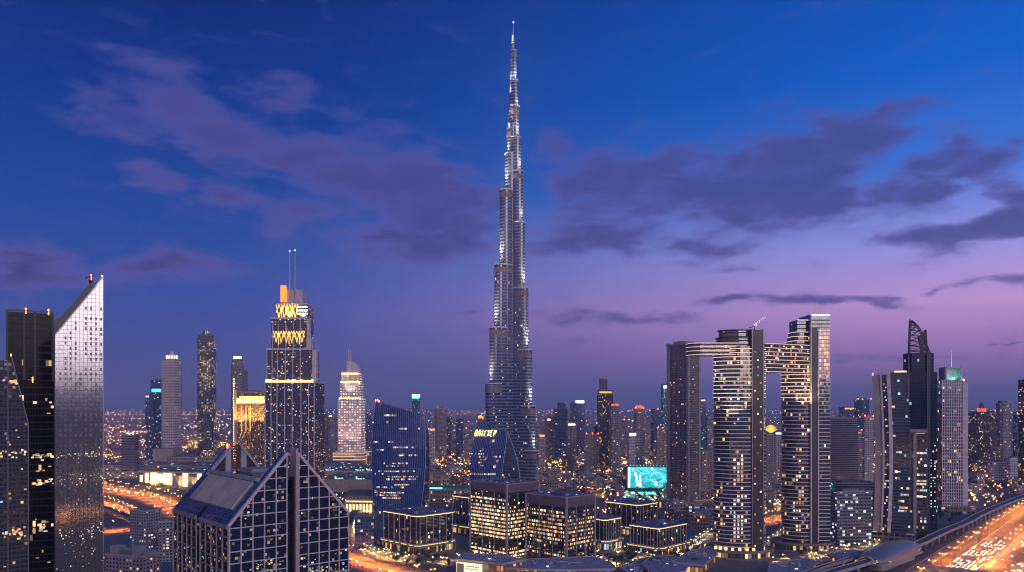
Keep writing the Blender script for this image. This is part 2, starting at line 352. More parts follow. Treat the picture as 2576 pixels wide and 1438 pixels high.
def roofkit(root, poly, z, h=1.4, plant=True, mat=None, par=None):
    """parapet round the roof and a plant room on it"""
    b = MB(); b.ring(grow(poly, .35), grow(poly, -.6), z-.6, z+h); 
    g = grow(poly, -.6); n = len(g)
    for i in range(n):
        j = (i+1) % n; b.face([(g[j][0],g[j][1],z),(g[i][0],g[i][1],z),(g[i][0],g[i][1],z+h),(g[j][0],g[j][1],z+h)])
    b.build('parapet', [mat or CONC], root)
    if plant:
        xs = [p[0] for p in poly]; ys = [p[1] for p in poly]; w, d = max(xs)-min(xs), max(ys)-min(ys); cx, cy = sum(xs)/n, sum(ys)/n
        b = MB(); b.box(cx-w*.25, cx+w*.15, cy-d*.2, cy+d*.25, z+.01, z+3.2); b.box(cx+w*.2, cx+w*.33, cy-d*.25, cy+d*.05, z+.01, z+2.0)
        for k in range(4): b.box(cx-w*.2+k*w*.09, cx-w*.15+k*w*.09, cy-d*.36, cy-d*.28, z+.01, z+1.3)
        b.build('plant_room', [ROOFM], root)

def rooftop(root, x0, x1, y0, y1, z, n=8, seed=1):
    """scattered roof units, ducts and a few small service lamps"""
    rn = random.Random(seed); um = plain('roof unit grey', (.30,.30,.32), .7); dm_ = plain('duct metal', (.38,.38,.40), .4, .4)
    for i in range(n):
        x, y = rn.uniform(x0, x1), rn.uniform(y0, y1); w, d, h = rn.uniform(1.5,4.5), rn.uniform(1.5,3.5), rn.uniform(.8,2.2); b = MB(); b.box(x, x+w, y, y+d, z+.02, z+h); b.build('roof_unit', [um], root)
    for i in range(max(1, n//3)):
        x, y = rn.uniform(x0, x1), rn.uniform(y0, y1); b = MB(); L = rn.uniform(6, 14)
        if rn.random() < .5: b.box(x, min(x1+3, x+L), y, y+.8, z+.02, z+.8)
        else: b.box(x, x+.8, y, min(y1+3, y+L), z+.02, z+.8)
        b.build('roof_duct', [dm_], root)
    for i in range(max(1, n//4)):
        x, y = rn.uniform(x0, x1), rn.uniform(y0, y1); b = MB(); b.box(x, x+rn.choice((.6,2.5)), y, y+.5, z+.9, z+1.3); b.build('roof_lamp', [COOLW_], root)
COOLW_ = glow('roof service lamp', (235,240,255), 3.0)

# ------------------------------------------------------------------ the tallest tower
def burj():
    Y = 1361.0; k = Y/F; X = PX(1290, Y)
    t = thing('skyscraper', 'tallest stepped silver spire tower rising alone in the middle of the skyline', 'skyscraper', (X, Y, 0))
    skin = facade('banded silver skin', 1.6, 5.6, (.165,.20,.30), (.008,.028,.10), .9, .58, .004, 1.6, ior=2.0, rough=.12, wrough=.35, wmetal=.25, seed=3, rowvar=.4, patch=.8, pc=.05)
    mech = plain('mechanical floor louvres', (.20,.17,.165), .6)
    lampm = glow('terrace lamp', (255,235,200), 4)
    def stad(L, r, a, n=9):
        P = [(0,-r)]+[(L-r+r*math.cos(R(-90+180*i/n)), r*math.sin(R(-90+180*i/n))) for i in range(n+1)]+[(0,r)]
        c, s = math.cos(a), math.sin(a); return [(x*c-y*s, x*s+y*c) for x, y in P]
    wings = {
      R(210): [(68,965),(58,825),(46,670),(33,482),(19.5,390),(15,327),(8.5,235),(5.5,155)],
      R(330): [(61,1130),(56,1020),(48,880),(39,725),(31,563),(26,435),(21,350),(16,270),(14,205),(9.5,130)],
      R(90):  [(62,1085),(55,925),(45,775),(36,620),(28,505),(22,405),(17,300),(11,220)]}
    for a, mods in wings.items():
        wg = None; body = MB(); TR = []; ML = []; LL = []
        for i, (e, y) in enumerate(mods):
            ext = e*k; zt = H+(HY-y)*k
            r = min(8.6+.18*i, ext*.72) if i < 5 else min(9.0, ext*.66)
            L = (ext-r)/.866+r if a != R(90) else ext*1.05
            P = stad(L, r, a); body.prism(P, 0, zt)
            Q = grow(P, .35); tr = MB(); tr.ring(Q, grow(P, -.5), zt-.5, zt+1.6); TR.append(tr)
            hb = 9 if r > 6 else 3
            if i % 2 == 1 or i < 3: ml = MB(); ml.ring(Q, P, zt-hb-5, zt-5); ML.append(ml)
            if i+1 < len(mods):
                e2 = mods[i+1][0]*k; r2 = min(9.0, e2*.7); L2 = (e2-r2)/.866+r2
                d = (math.cos(a), math.sin(a)); m = (L+L2)/2+.5; gap = max(1.5, L-L2)
                for s_ in (-1, 0, 1):
                    q = (d[0]*m-d[1]*s_*r*.45, d[1]*m+d[0]*s_*r*.45); ll = MB(); ll.box(q[0]-.5, q[0]+.5, q[1]-.5, q[1]+.5, zt+.05, zt+.6); LL.append(ll)
                if a != R(90):
                    tgt = (d[0]*L2, d[1]*L2, zt+(34 if e > 14 else 16))
                    src = (d[0]*(L-.6)-d[1]*(-1 if a == R(210) else 1)*r*-.4, d[1]*(L-.6)+d[0]*(-1 if a == R(210) else 1)*r*-.4, zt+2.0)
                    spot(t, 'terrace_light', src, (d[0]*L2, d[1]*L2, zt+75), 1150000*min(1.4, max(.06, gap/9.0)), 58, (255,216,160), .4, 1.0); spot(t, 'terrace_light', src, tgt, 70000*min(1.4, max(.06, gap/9.0)), 120, (255,216,160), .4, 1.0)
        wg = body.build('wing', [skin], t); [q.build('terrace_edge', [plain('pale terrace edge', (.5,.5,.5), .4)], wg) for q in TR]
        [q.build('mechanical_band', [mech], wg) for q in ML]; [q.build('terrace_lamp', [lampm], wg) for q in LL]
    c = MB(); n = 12
    for r, za, zb in ((9.4,0,650),(7.0,650,694),(5.2,694,742),(3.3,742,790)): c.prism(ell(r, r, 16), za, zb)
    c.build('core', [skin], t)
    s = MB(); s.cone(1.0, 0, 790, 806, 2.0, 1.2); s.cone(1.0, 0, 806, 826, .9, .5); s.build('spire', [STEEL], t)
    s = MB(); s.ball(1.0, 0, 828, 1.0); s.build('beacon_light', [WHITE], t)
    s = MB()
    for z in range(744, 806, 4): s.ring(ell(3.5-(z-744)*.03, 3.5-(z-744)*.03, 12), ell(3.2-(z-744)*.03, 3.2-(z-744)*.03, 12), z, z+1.0)
    s.build('crown_light_rings', [glow('crown light', (255,236,205), 1.8)], t)
    for z, x_ in ((752, -4), (694, 4.6)): spot(t, 'terrace_light', (x_*1.5, -7, z-28), (0, 0, z+10), 120000, 80, (255,232,195), .3, .9)
    # scattered lit rooms low down on the camera side
    cs = []
    for a, x0, x1 in ((R(210), 10, 44), (R(330), 10, 40)):
        d = (math.cos(a), math.sin(a)); nn = (d[1], -d[0]) if a == R(330) else (-d[1], d[0])
        if nn[1] > 0: nn = (-nn[0], -nn[1])
        for _ in range(46):
            u = random.uniform(x0, x1); z = random.uniform(60, 330 if u < 30 else 180)
            z = int(z/5.6)*5.6+2.8; cs.append((d[0]*u+nn[0]*9.75, d[1]*u+nn[1]*9.75, z, math.atan2(nn[0], -nn[1]), 1.7, 1.8))
    windows(t, cs, 100)
    b = MB(); b.prism(rrect(-70, 66, -46, 60, 20), 0, 12); b.build('podium', [CONC], t)
burj()

# ------------------------------------------------------------------ big setback tower with twin masts
def setback_tower():
    Y = 1250.0; k = Y/F; X = PX(742, Y)
    t = thing('skyscraper', 'dark glass setback tower with golden lattice crown and two tall masts', 'skyscraper', (X, Y, 0), R(-3))
    X_ = lambda xd: (xd-742)*k
    Z_ = lambda yd: PZ(yd, Y)
    gl = facade('dark hotel glass', 2.6, 3.7, (.06,.065,.085), (.015,.03,.07), .7, .5, .13, 1.0, ior=2.3, seed=5, pc=.22, rowvar=.5, patch=.7)
    tiers = [(679,805,962,0,26),(683,793,880,962,23),(693,780,803,880,20),(704,781,767,803,16)]
    fin = plain('pale pink fin', (.62,.52,.52), .5); body = MB(); fins = MB(); par = MB()
    for i, (xl, xr, yt, yb, d) in enumerate(tiers):
        z0 = 0 if i == 0 else Z_(yb)-.2; z1 = Z_(yt); body.box(X_(xl), X_(xr), -d, d, z0, z1)
        par.ring(grow(rect(X_(xr)-X_(xl), 2*d, (X_(xl)+X_(xr))/2), .3), rect(X_(xr)-X_(xl)-1, 2*d-1, (X_(xl)+X_(xr))/2), z1-.5, z1+1.8)
    body.build('tower_body', [gl], t); par.build('parapet', [fin], t)
    for xs, yt, d in (([681,696,711,730,749,771,790,804],962,26),([684,697,711,730,749,768],880,23),([697,711,730,749,766],812,20)):
        for x in xs: fins.box(X_(x)-.55, X_(x)+.55, -d-.9, -d+.02, 0 if d == 26 else Z_(962)-.1, Z_(yt)+2.5)
    fins.build('vertical_fins', [fin], t)
    b = MB(); b.box(X_(791), X_(803), -14, -4, Z_(966), Z_(881)); b.box(X_(779), X_(791), -17, -6, Z_(885), Z_(852)); b.box(X_(775), X_(786), -15, -6, Z_(856), Z_(803)); b.build('side_pylon', [fin], t)
    lt = MB()                                                 # golden lattices
    def lat(x0, x1, y0, y1, d, n, w):
        for i in range(n):
            a = X_(x0)+(X_(x1)-X_(x0))*i/n; c = X_(x0)+(X_(x1)-X_(x0))*(i+1)/n; m = (a+c)/2; zt, zb = Z_(y0), Z_(y1)
            for p, q in (((a,zt),(m,zb)),((c,zt),(m,zb)),((a,zt-(zt-zb)*.55),(m,zt)),((c,zt-(zt-zb)*.55),(m,zt)),((a,zt),(a,zb-3)) if i % 2 else ((a,zt),(a,zt-2))):
                lt.beam((p[0],-d,p[1]), (q[0],-d,q[1]), w, .6)
    lat(699, 777, 834, 862, 20.9, 6, .6); lat(704, 758, 768, 803, 17.2, 4, .8)
    lt.build('golden_lattice', [glow('golden lattice light', (255,190,90), 2.4)], t)
    b = MB(); zb = Z_(962)
    for i in range(22):
        x = X_(682)+(X_(802)-X_(682))*(i+.5)/22; b.box(x-1.3, x+1.3, -27.2, -26.1, zb+.5, zb+random.choice((3.2,5.0,4.0)))
    b.build('light_band', [WARM], t)
    b = MB(); b.box(X_(717), X_(766), -9, 9, Z_(768), Z_(729)); b.build('crown_block', [plain('crown stone', (.5,.42,.42), .6)], t)
    b = MB()
    for a in range(14):
        an = 2*math.pi*a/14; b.box(X_(719)+4.2*math.cos(an)-.5, X_(719)+4.2*math.cos(an)+.5, -11+4.2*math.sin(an)-.5, -11+4.2*math.sin(an)+.5, Z_(760), Z_(726))
    b.prism(ell(4.9, 4.9, 16, X_(719), -11), Z_(727), Z_(722)); b.prism(ell(4.9,4.9,16,X_(719),-11), Z_(748), Z_(744)); b.build('lit_turret', [glow('turret amber light', (255,150,50), 1.5)], t)
    b = MB()
    for y in (772, 781, 789): b.box(X_(756), X_(783), -17.4, -15.9, Z_(y+3), Z_(y))
    b.build('crown_light_strip', [glow('crown pale light', (255,240,215), 2.6)], t)
    spot(t, 'crown_light', (X_(737), -21, Z_(800)), (X_(740), -8, Z_(745)), 160000, 110, (255,190,110), .5)
    spot(t, 'crown_light', (X_(772), -21, Z_(800)), (X_(770), -12, Z_(770)), 90000, 110, (255,225,190), .5)
    for xd, yt in ((735,637),(748.5,635)):
        b = MB(); b.cone(X_(xd), -12, Z_(770), Z_(yt), .85, .5, 8); m_ = b.build('mast', [plain('grey mast steel', (.3,.3,.33), .4, .4)], t)
        b = MB(); b.ball(X_(xd), -12, Z_(yt)+.6, .8); b.build('mast_light', [WHITE], m_)
    cs = wall_cands((X_(680),-26), (X_(804),-26), 20, Z_(968), 2.6, 3.7, 1.6, 1.6, .09) + wall_cands((X_(684),-23), (X_(792),-23), Z_(958), Z_(885), 2.6, 3.7, 1.5, 1.8, .06)
    windows(t, cs, 100)
setback_tower()

# ------------------------------------------------------------------ sail-shaped blue glass towers
def sail(label, Y, lft, rgt, top, side, depth, lit, seed, sign=None, nm=26):
    """lft/rgt: outline points (xd, yd) of the glass face, top to bottom; side: right-hand edge of the flank"""
    k = Y/F; x0 = lft[-1][0]; t = thing('office_tower', label, 'tower', (PX(x0, Y), Y, 0))
    def at(pts, z):
        P = [((x-x0)*k, PZ(y, Y)) for x, y in pts]; P.sort(key=lambda p: p[1])
        if z <= P[0][1]: return P[0][0]
        for a, b in zip(P, P[1:]):
            if z <= b[1]: f = (z-a[1])/(b[1]-a[1]+1e-9); return a[0]+(b[0]-a[0])*f
        return P[-1][0]
    gl = facade('blue curtain wall %d' % seed, 3.0, 3.9, (.02,.05,.15), (.006,.045,.21), .9, .86, .006, 1.0, ior=1.75, rough=.06, seed=seed, tilt=.012)
    zl, zr = PZ(lft[0][1], Y), PZ(rgt[0][1], Y)
    n = 12; m = 26; grid = []
    bul = depth*.28
    for j in range(m+1):
        row = []
        for i in range(n+1):
            u = i/n; ztop = zl+(zr-zl)*u-1.2*math.sin(math.pi*u)*-1; z = ztop*j/m
            zz = min(z, min(zl, zr) if False else z)
            xa, xb = at(lft, min(z, zl)), at(rgt, min(z, zr)); x = xa+(xb-xa)*u
            row.append((x, -bul*math.sin(math.pi*u)*1.0, z))
        grid.append(row)
    b = MB()
    for j in range(m):
        for i in range(n):
            q = [grid[j][i], grid[j][i+1], grid[j+1][i+1], grid[j+1][i]]
            b.face(q, [((i+di)/n*(at(rgt,0)-at(lft,0)), q[kk][2]) for kk, di in enumerate((0,1,1,0))])
    b.build('glass_front', [gl], t)
    s = MB(); top_ = grid[m]
    for i in range(n): s.face([top_[i], top_[i+1], (top_[i+1][0]-1,depth,top_[i+1][2]-2), (top_[i][0]+1,depth,top_[i][2]-2)])
    for j in range(m):
        za, zb = grid[j][n][2], grid[j+1][n][2]
        e0, e1 = (at(side, za), depth*.6, za), (at(side, zb), depth*.6, zb)
        s.face([grid[j][n], e0, e1, grid[j+1][n]]); f0, f1 = (grid[j][0][0]+2, depth, za), (grid[j+1][0][0]+2, depth, zb)
        s.face([e0, f0, f1, e1]); s.face([f0, grid[j][0], grid[j+1][0], f1])
    s.build('flank', [facade('blue flank %d' % seed, 3.0, 3.9, (.05,.07,.11), (.015,.03,.08), .8, .7, .05, 1.2, ior=2.0, seed=seed+1)], t)
    mu = MB()
    for i in range(nm+1):
        u = i/nm; pr = None
        for j in range(0, m+1, 2):
            f = u*n; i0 = min(n-1, int(f)); g = f-i0; a, c = grid[j][i0], grid[j][i0+1]
            p = (a[0]+(c[0]-a[0])*g, a[1]+(c[1]-a[1])*g-.25, a[2]+(c[2]-a[2])*g)
            if pr: mu.beam(pr, p, .34, .5)
            pr = p
    mu.build('mullions', [plain('blue grey mullion', (.22,.27,.42), .4, .3)], t)
    e = MB()
    for j in range(m):
        e.beam((grid[j][n][0],grid[j][n][1]-.15,grid[j][n][2]), (grid[j+1][n][0],grid[j+1][n][1]-.15,grid[j+1][n][2]), .8); za, zb = grid[j][n][2], grid[j+1][n][2]; e.beam((at(side,za),depth*.6,za), (at(side,zb),depth*.6,zb), .9)
    e.build('arched_edge', [plain('arched edge metal', (.36,.38,.46), .4, .3)], t)
    e = MB()
    for i in range(n): e.beam(tuple(top_[i]), tuple(top_[i+1]), .7, 1.2)
    e.build('roof_edge', [plain('roof edge metal', (.1,.11,.14), .5)], t)
    cs = []
    for (ya, xa, xb, p) in lit:                                # lit floors seen in the photo
        z = round(PZ(ya, Y)/3.9)*3.9
        w3 = 2.3; x = (xa-x0)*k
        while x < (xb-x0)*k:
            if random.random() < p:
                A, B = at(lft, z), at(rgt, z); u = min(.98, max(.02, (x-A)/(B-A))); dy = -bul*math.pi*math.cos(math.pi*u)/(B-A)
                cs.append((x, -bul*math.sin(math.pi*u)-.2, z, math.atan(dy), w3, 2.3))
            x += 2.75
    windows(t, cs, 100)
    if sign:
        (xa, xb, ya, yb) = sign; z1, z0 = PZ(ya, Y), PZ(yb, Y); n_ = 7
        for q in range(n_):                                  # slanted glowing letters
            b = MB(); w = (xb-xa)*k/n_; xc = (xa-x0)*k+w*(q+.5); A, B = at(lft, z0), at(rgt, z0); u = (xc-A)/(B-A); yy = -bul*math.sin(math.pi*u)-1.3; h = z1-z0
            S = lambda xx, f: (xc+(xx-.5)*w*.8+(f-.5)*w*.38, yy, z0+h*f)
            segs = {0: [((.9,1),(.3,1)),((.3,1),(.05,.5)),((.05,.5),(.1,.05)),((.1,.05),(.75,0)),((.75,0),(.85,1))], 1: [((.05,0),(.4,1)),((.4,1),(.9,1)),((.9,1),(.85,0)),((.1,.4),(.85,.4))],
                    2: [((.5,0),(.5,1))], 3: [((.8,1),(.2,.8)),((.2,.8),(.1,.1)),((.1,.1),(.75,0))], 4: [((.1,1),(.5,.5)),((.9,1),(.5,.5)),((.5,.5),(.15,0)),((.5,.5),(.8,.05))],
                    5: [((.15,0),(.2,1)),((.2,1),(.8,1)),((.1,0),(.7,0))], 6: [((.2,0),(.25,1)),((.25,1),(.85,.95)),((.85,.95),(.8,.5)),((.8,.5),(.3,.45))]}[q]
            for p0, p1 in segs: b.beam(S(*p0), S(*p1), w*.3, .8)
            b.build('sign_letter', [glow('sign letter light', (255,214,130), 2.6)], t)
    for dx, dz in ((0,1.5),(2.5,2.2),(5,.8)):
        beacon(t, (lft[0][0]-x0)*k+dx, 0, zl+dz+1.5, .85)
    return t
def sails():
    sail('taller sail-shaped blue glass office tower with scattered lit floors', 1150, [(945,1010),(940,1060),(936,1120),(936,1200),(939,1290)], [(1067,1043),(1071,1090),(1071,1160),(1066,1220),(1058,1290)],
     None, [(1068,1044),(1076,1090),(1079,1160),(1077,1220),(1076,1290)], 26,
     [(1043,970,1002,.85),(1077,1008,1024,.9),(1077,1050,1058,.5),(1107,942,956,.9),(1108,980,990,.9),(1124,992,1042,.75),(1131,950,968,.8),(1140,1008,1052,.7),(1165,968,1030,.75),(1172,975,1035,.5),(1180,955,1000,.8),(1180,1000,1050,.4),
      (1188,945,966,.7),(1197,980,1055,.75),(1203,975,1060,.6),(1218,996,1030,.85),(1225,945,1020,.4),(1235,945,1020,.85),(1241,948,1000,.8),(1252,966,1010,.85)], 7)
    sail('shorter sail-shaped blue glass office tower with a glowing letter sign', 1060, [(1205,1052),(1197,1085),(1189,1120),(1182,1170),(1180,1320)], [(1276,1086),(1272,1120),(1266,1160),(1262,1200),(1258,1320)],
     None, [(1277,1087),(1290,1120),(1302,1160),(1308,1200),(1309,1320)], 24,
     [(1136,1182,1200,.85),(1134,1204,1255,.2),(1140,1206,1230,.45),(1147,1207,1226,.45),(1153,1205,1230,.5),(1160,1206,1226,.4),(1150,1238,1262,.35),(1188,1184,1252,.85),(1192,1184,1240,.6),(1168,1210,1250,.2)], 9,
     sign=(1194,1249,1080,1095), nm=20)
sails()

# ------------------------------------------------------------------ gabled glass tower in the foreground
def gabled():
    C = (-101.5, 280.0); ang = math.atan2(.652, .758)
    t = thing('office_tower', 'large gabled dark glass tower with pink stone grid and a split peak', 'tower', (C[0], C[1], 0), ang)
    W, D, E, RZ = 48.1, 61.0, 120.5, 145.6; sl = (RZ-E)/22.2     # local x along the front, y to the back
    glm = facade('foreground dark glass', 1.1, 1.08, (.03,.032,.045), (.008,.016,.042), .88, .86, .07, .32, patch=.9, pc=.3, ior=1.75, rough=.04, wrough=.3, seed=4, tilt=.018)
    fr_ = STONE; g = MB(); S0, S1 = 22.2, 26.4
    for y0, y1 in ((0.0, 4.6), (56.4, D)):                      # front and back gables, each two leaves
        g.front([(0,0),(S0,0),(S0,RZ),(0,E)], y0, y1); g.front([(S1,0),(W,0),(W,E),(S1,RZ)], y0, y1)
    sm = 13.0; zt = E+sl*sm
    g.front([(0,0),(W,0),(W,E),(W-sm,zt),(sm,zt),(0,E)], 4.6, 29.0); g.front([(0,0),(W,0),(W,E),(W-sm,zt),(sm,zt),(0,E)], 33.0, 56.4)
    g.box(2.5, W-2.5, 29.0, 33.0, 0, E-1)
    g.build('glass_body', [glm], t)
    # dark slot with its column between the leaves
    b = MB(); b.box(S0, S1-1.0, 2.6, 4.0, 0, RZ-16); b.build('slot_glass', [glm], t)
    b = MB(); b.box(S1-1.0, S1-.02, -.6, 4.4, 0, RZ+1.6); b.build('slot_column', [plain('dusky stone column', (.38,.32,.32), .5)], t)
    b = MB(); b.box(S1-1.9, S1-1.05, .6, 2.5, 0, RZ-9); b.build('dark_pillar', [plain('black pillar glass', (.015,.015,.02), .2)], t)
    # stone lattice on the front gable
    L = MB(); w = .38
    cols = [0, 4.4, 8.8, 13.2, 17.7, S0-.3]; colr = [S1+.3, 30.7, 35.1, 39.4, 43.7, W]
    def roof(x): return E+sl*x if x <= S0 else (RZ-(x-S1)*(RZ-E)/(W-S1))
    for x in cols+colr: 
        x_ = min(max(x, w/2), W-w/2); L.box(x_-w/2, x_+w/2, -.45, .05, 0, roof(x_)-.3)
    z = E-1.0-4.25*24
    while z < RZ-2:
        if z > 0:
            xa = 0 if z < E else (z-E)/sl; xb = W if z < E else S1+(RZ-z)*(W-S1)/(RZ-E)
            L.box(xa+.05, S0-.05, -.38, .04, z-.18, z+.18); L.box(S1+.05, xb-.05, -.38, .04, z-.18, z+.18)
        z += 4.25
    L.build('stone_grid', [fr_], t)
    L = MB()
    for (xa, za, xb, zb) in ((0,E,S0,RZ),(S1,RZ,W,E)):
        n_ = Vector((xb-xa, 0, zb-za)).normalized()
        L.beam((xa-.1,-.1,za), (xb,-.1,zb+.2), 1.2, .9)
    L.build('gable_coping', [fr_], t)
    # lattice on the flank (local x = 0 side), two bays either side of the slot
    L = MB()
    for y0, y1, n_ in ((0,28.9,5),(33.1,D,5)):
        for i in range(n_+1):
            y = y0+(y1-y0)*i/n_; q = .75 if i in (0, n_) else .3
            L.box(-.42, .03, max(0, y-q/2), min(D, y+q/2), 0, E-.6)
        z = E-4.25*26
        while z < E-2: L.box(-.36, .02, y0+.02, y1-.02, z-.16, z+.16); z += 4.25
        L.box(-.75, .02, y0+.02, y1-.02, E-1.3, E+.1)
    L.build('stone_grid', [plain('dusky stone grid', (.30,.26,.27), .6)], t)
    # roofs: blue panels on the slopes, ribbed louvres in the middle
    def slope(y0, y1, x0, x1, o=.12):
        z0, z1 = E+sl*x0, E+sl*x1; dx, dz = -o*.75, o*.66
        return [(x0+dx,y1,z0+dz),(x0+dx,y0,z0+dz),(x1+dx,y0,z1+dz),(x1+dx,y1,z1+dz)]
    pan = facade('blue roof panels', 2.9, 2.2, (.14,.19,.28), (.008,.055,.16), .95, .94, 0, ior=1.65, rough=.2, wrough=.5, seed=12)
    b = MB()
    def addslope(y0, y1, x0, x1):
        p = slope(y0, y1, x0, x1); Lx = (x1-x0)*math.hypot(1, sl); b.face(p, [(y1,0),(y0,0),(y0,Lx),(y1,Lx)])
    addslope(0, 4.6, 0, S0); addslope(56.4, D, 0, S0); addslope(4.6, 29, 0, 4.0); addslope(33, 56.4, 0, 4.0)
    addslope(4.6, 7.0, 4.0, sm); addslope(53.0, 56.4, 4.0, sm); addslope(29, 33, 3.2, 4.0)
    b.build('roof_panels', [pan], t)
    b = MB(); b.box(2.4, 3.0, 28.8, 33.2, E-6, E+sl*3.0+.1); b.build('slot_cap', [DARKM], t)
    b = MB(); nrib = 19
    b.face(slope(7.0, 53.0, 4.0, sm-.6, .1))
    for i in range(nrib):
        y = 7.0+(46.0)*(i+.5)/nrib; p = slope(y-.6, y+.6, 4.1, sm-.6, .9); q = slope(y-.6, y+.6, 4.1, sm-.6, .1)
        b.face(p); 
        for i0 in range(4): b.face([q[i0], q[(i0+1) % 4], p[(i0+1) % 4], p[i0]])
    b.build('roof_louvres', [plain('ribbed roof metal', (.40,.36,.34), .5, .2)], t)
    b = MB(); b.box(sm-.8, sm+1.2, 4.7, 56.3, zt+.02, zt+1.3); b.box(W-sm-1.2, W-sm+.8, 4.7, 56.3, zt+.02, zt+1.3); b.build('parapet', [plain('grey blue parapet', (.3,.32,.36), .6)], t)
    b = MB(); b.box(25, 33, 40, 54, zt+.02, zt+1.7); b.box(17, 21, 12, 20, zt+.02, zt+2.2); b.box(24, 30, 10, 18, zt+.02, zt+2.8); b.build('plant_room', [plain('plant room render', (.3,.29,.30), .8)], t)
    # inner face of the back gable: grey frame, brown louvres
    b = MB(); yb = 56.38
    for (xa, za, xb, zb) in ((sm-1,zt-1.2,S0,RZ),(S1,RZ,W-sm+1,zt-1.2)): b.beam((xa,yb-.5,za+.2), (xb,yb-.5,zb+.2), 2.6, 1.0)
    for x in (S0-1.3, S1+1.3): b.box(x-1.2, x+1.2, yb-1.0, yb-.02, zt-1, RZ-1)
    b.build('gable_frame', [plain('grey gable frame', (.34,.33,.36), .6)], t)
    lv = [MB(), MB(), MB()]
    for q in range(9):
        z = zt+1.0+q*1.15
        xa = (z-E)/sl+1.4; xb = S1+(RZ-z)*(W-S1)/(RZ-E)-1.4
        if xa < S0-2.6: lv[0].box(xa, S0-2.5, yb-.45, yb-.05, z, z+.85)
        if xb > S1+2.6: lv[1].box(S1+2.5, xb, yb-.45, yb-.05, z, z+.85)
        lv[2].box(S0+.2, S1-.2, yb-.4, yb-.03, z, z+.9)
    for b in lv: b.build('gable_louvres', [plain('brown louvres', (.10,.05,.035), .6)], t)
    beacon(t, S0-1, 57.5, RZ+1.2, .35)
    # glowing panes standing in for city lights reflected in the glass
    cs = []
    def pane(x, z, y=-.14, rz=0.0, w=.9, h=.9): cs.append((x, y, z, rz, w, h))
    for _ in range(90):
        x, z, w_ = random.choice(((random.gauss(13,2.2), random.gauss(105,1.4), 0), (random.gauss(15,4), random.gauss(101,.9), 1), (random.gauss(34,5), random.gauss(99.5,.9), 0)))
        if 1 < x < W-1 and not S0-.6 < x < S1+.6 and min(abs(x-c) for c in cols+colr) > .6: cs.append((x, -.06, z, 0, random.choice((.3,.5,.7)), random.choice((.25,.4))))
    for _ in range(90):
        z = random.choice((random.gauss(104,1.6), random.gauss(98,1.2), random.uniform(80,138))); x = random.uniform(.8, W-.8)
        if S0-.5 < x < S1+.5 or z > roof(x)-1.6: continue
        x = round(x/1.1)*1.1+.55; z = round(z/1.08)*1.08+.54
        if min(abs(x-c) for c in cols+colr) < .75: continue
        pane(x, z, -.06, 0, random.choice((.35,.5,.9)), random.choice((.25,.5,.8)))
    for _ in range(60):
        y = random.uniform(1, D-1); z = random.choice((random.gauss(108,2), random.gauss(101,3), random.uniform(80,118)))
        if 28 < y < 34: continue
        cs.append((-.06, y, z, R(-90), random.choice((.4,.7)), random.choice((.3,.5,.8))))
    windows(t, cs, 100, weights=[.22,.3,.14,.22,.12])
gabled()

# ------------------------------------------------------------------ square office blocks with corner posts and lit floors
def block(label, C, wl, wr, ztop, floors, lit, seed, posts=True, band=9.0, wts=(.5,.12,.28,.03,.07)):
    ang = math.atan2(.704, .71); t = thing('office_block', label, 'office block', (C[0], C[1], 0), ang)
    # local x runs along the right-hand face, y along the left-hand face
    gl = facade('dark office glass %d' % seed, 1.5, 4.0, (.03,.032,.04), (.014,.02,.035), .9, .62, .03, 1.0, ior=2.1, rough=.08, seed=seed)
    P = [(0,0),(wr,0),(wr,wl),(0,wl)]; b = MB(); b.prism(P, 0, ztop-band); b.build('glass_body', [gl], t)
    b = MB(); b.prism(grow(P, .35), ztop-band, ztop, 0, 1); b.build('top_band', [plain('mauve brown cladding', (.14,.115,.125), .5), plain('blue grey roof sheet', (.12,.13,.18), .55)], t)
    b = MB(); b.ring(grow(P, .7), grow(P, -.4), ztop-.2, ztop+1.1); b.build('parapet', [plain('mauve parapet', (.28,.24,.27), .6)], t)
    b = MB(); b.box(wr*.3, wr*.7, wl*.3, wl*.62, ztop+.02, ztop+2.4); b.box(wr*.75, wr*.85, wl*.2, wl*.5, ztop+.02, ztop+1.5); b.build('plant_room', [plain('blue plant cover', (.09,.11,.2), .5)], t)
    b = MB()
    for (x, y) in ((0,0),(wr,0),(0,wl),(wr,wl)): b.box(x-1.0, x+1.0, y-1.0, y+1.0, 0, ztop+.5)
    pm = plain('mauve corner post', (.33,.28,.29), .5); b.build('corner_posts', [pm], t)
    b = MB()
    for f_ in (.33, .66): b.box(wr*f_-.35, wr*f_+.35, -.7, .02, 0, ztop-band); b.box(-.7, .02, wl*f_-.35, wl*f_+.35, 0, ztop-band)
    b.build('slim_posts', [pm], t); rooftop(t, 4, wr-7, 4, wl-7, ztop, 12, seed)
    b = MB(); z = 4.0
    while z < ztop-band-1: b.ring(grow(P, .3), grow(P, .01), z-.55, z+.15); z += 4.0
    b.build('floor_edges', [plain('dark floor edge', (.07,.065,.07), .5)], t)
    cs = []; nf = int((ztop-band)/4.0)
    for r in range(nf):
        pl, pr = lit(r, nf); z = r*4.0+2.0
        for c in range(int(wl/1.5)):
            if random.random() < pl: cs.append((-.08, (c+.5)*1.5, z, R(-90), 1.4, random.choice((2.5,2.3,1.9))))
        for c in range(int(wr/1.5)):
            if random.random() < pr: cs.append(((c+.5)*1.5, -.08, z, 0, 1.4, random.choice((2.5,2.3,1.9))))
    windows(t, cs, 100, weights=wts); return t
def lit1(r, n):
    f = r/n; T = {0:(.5,.8), 1:(.8,.8), 2:(.15,.2)}
    if r < 3: return T[r]
    if r in (3,4): return (.05,.06)
    if f > .9: return (.06,.02)
    if f > .75: return (.75,.15) if r % 2 else (.5,.3)
    return (.96,.75) if r % 4 else (.85,.6)
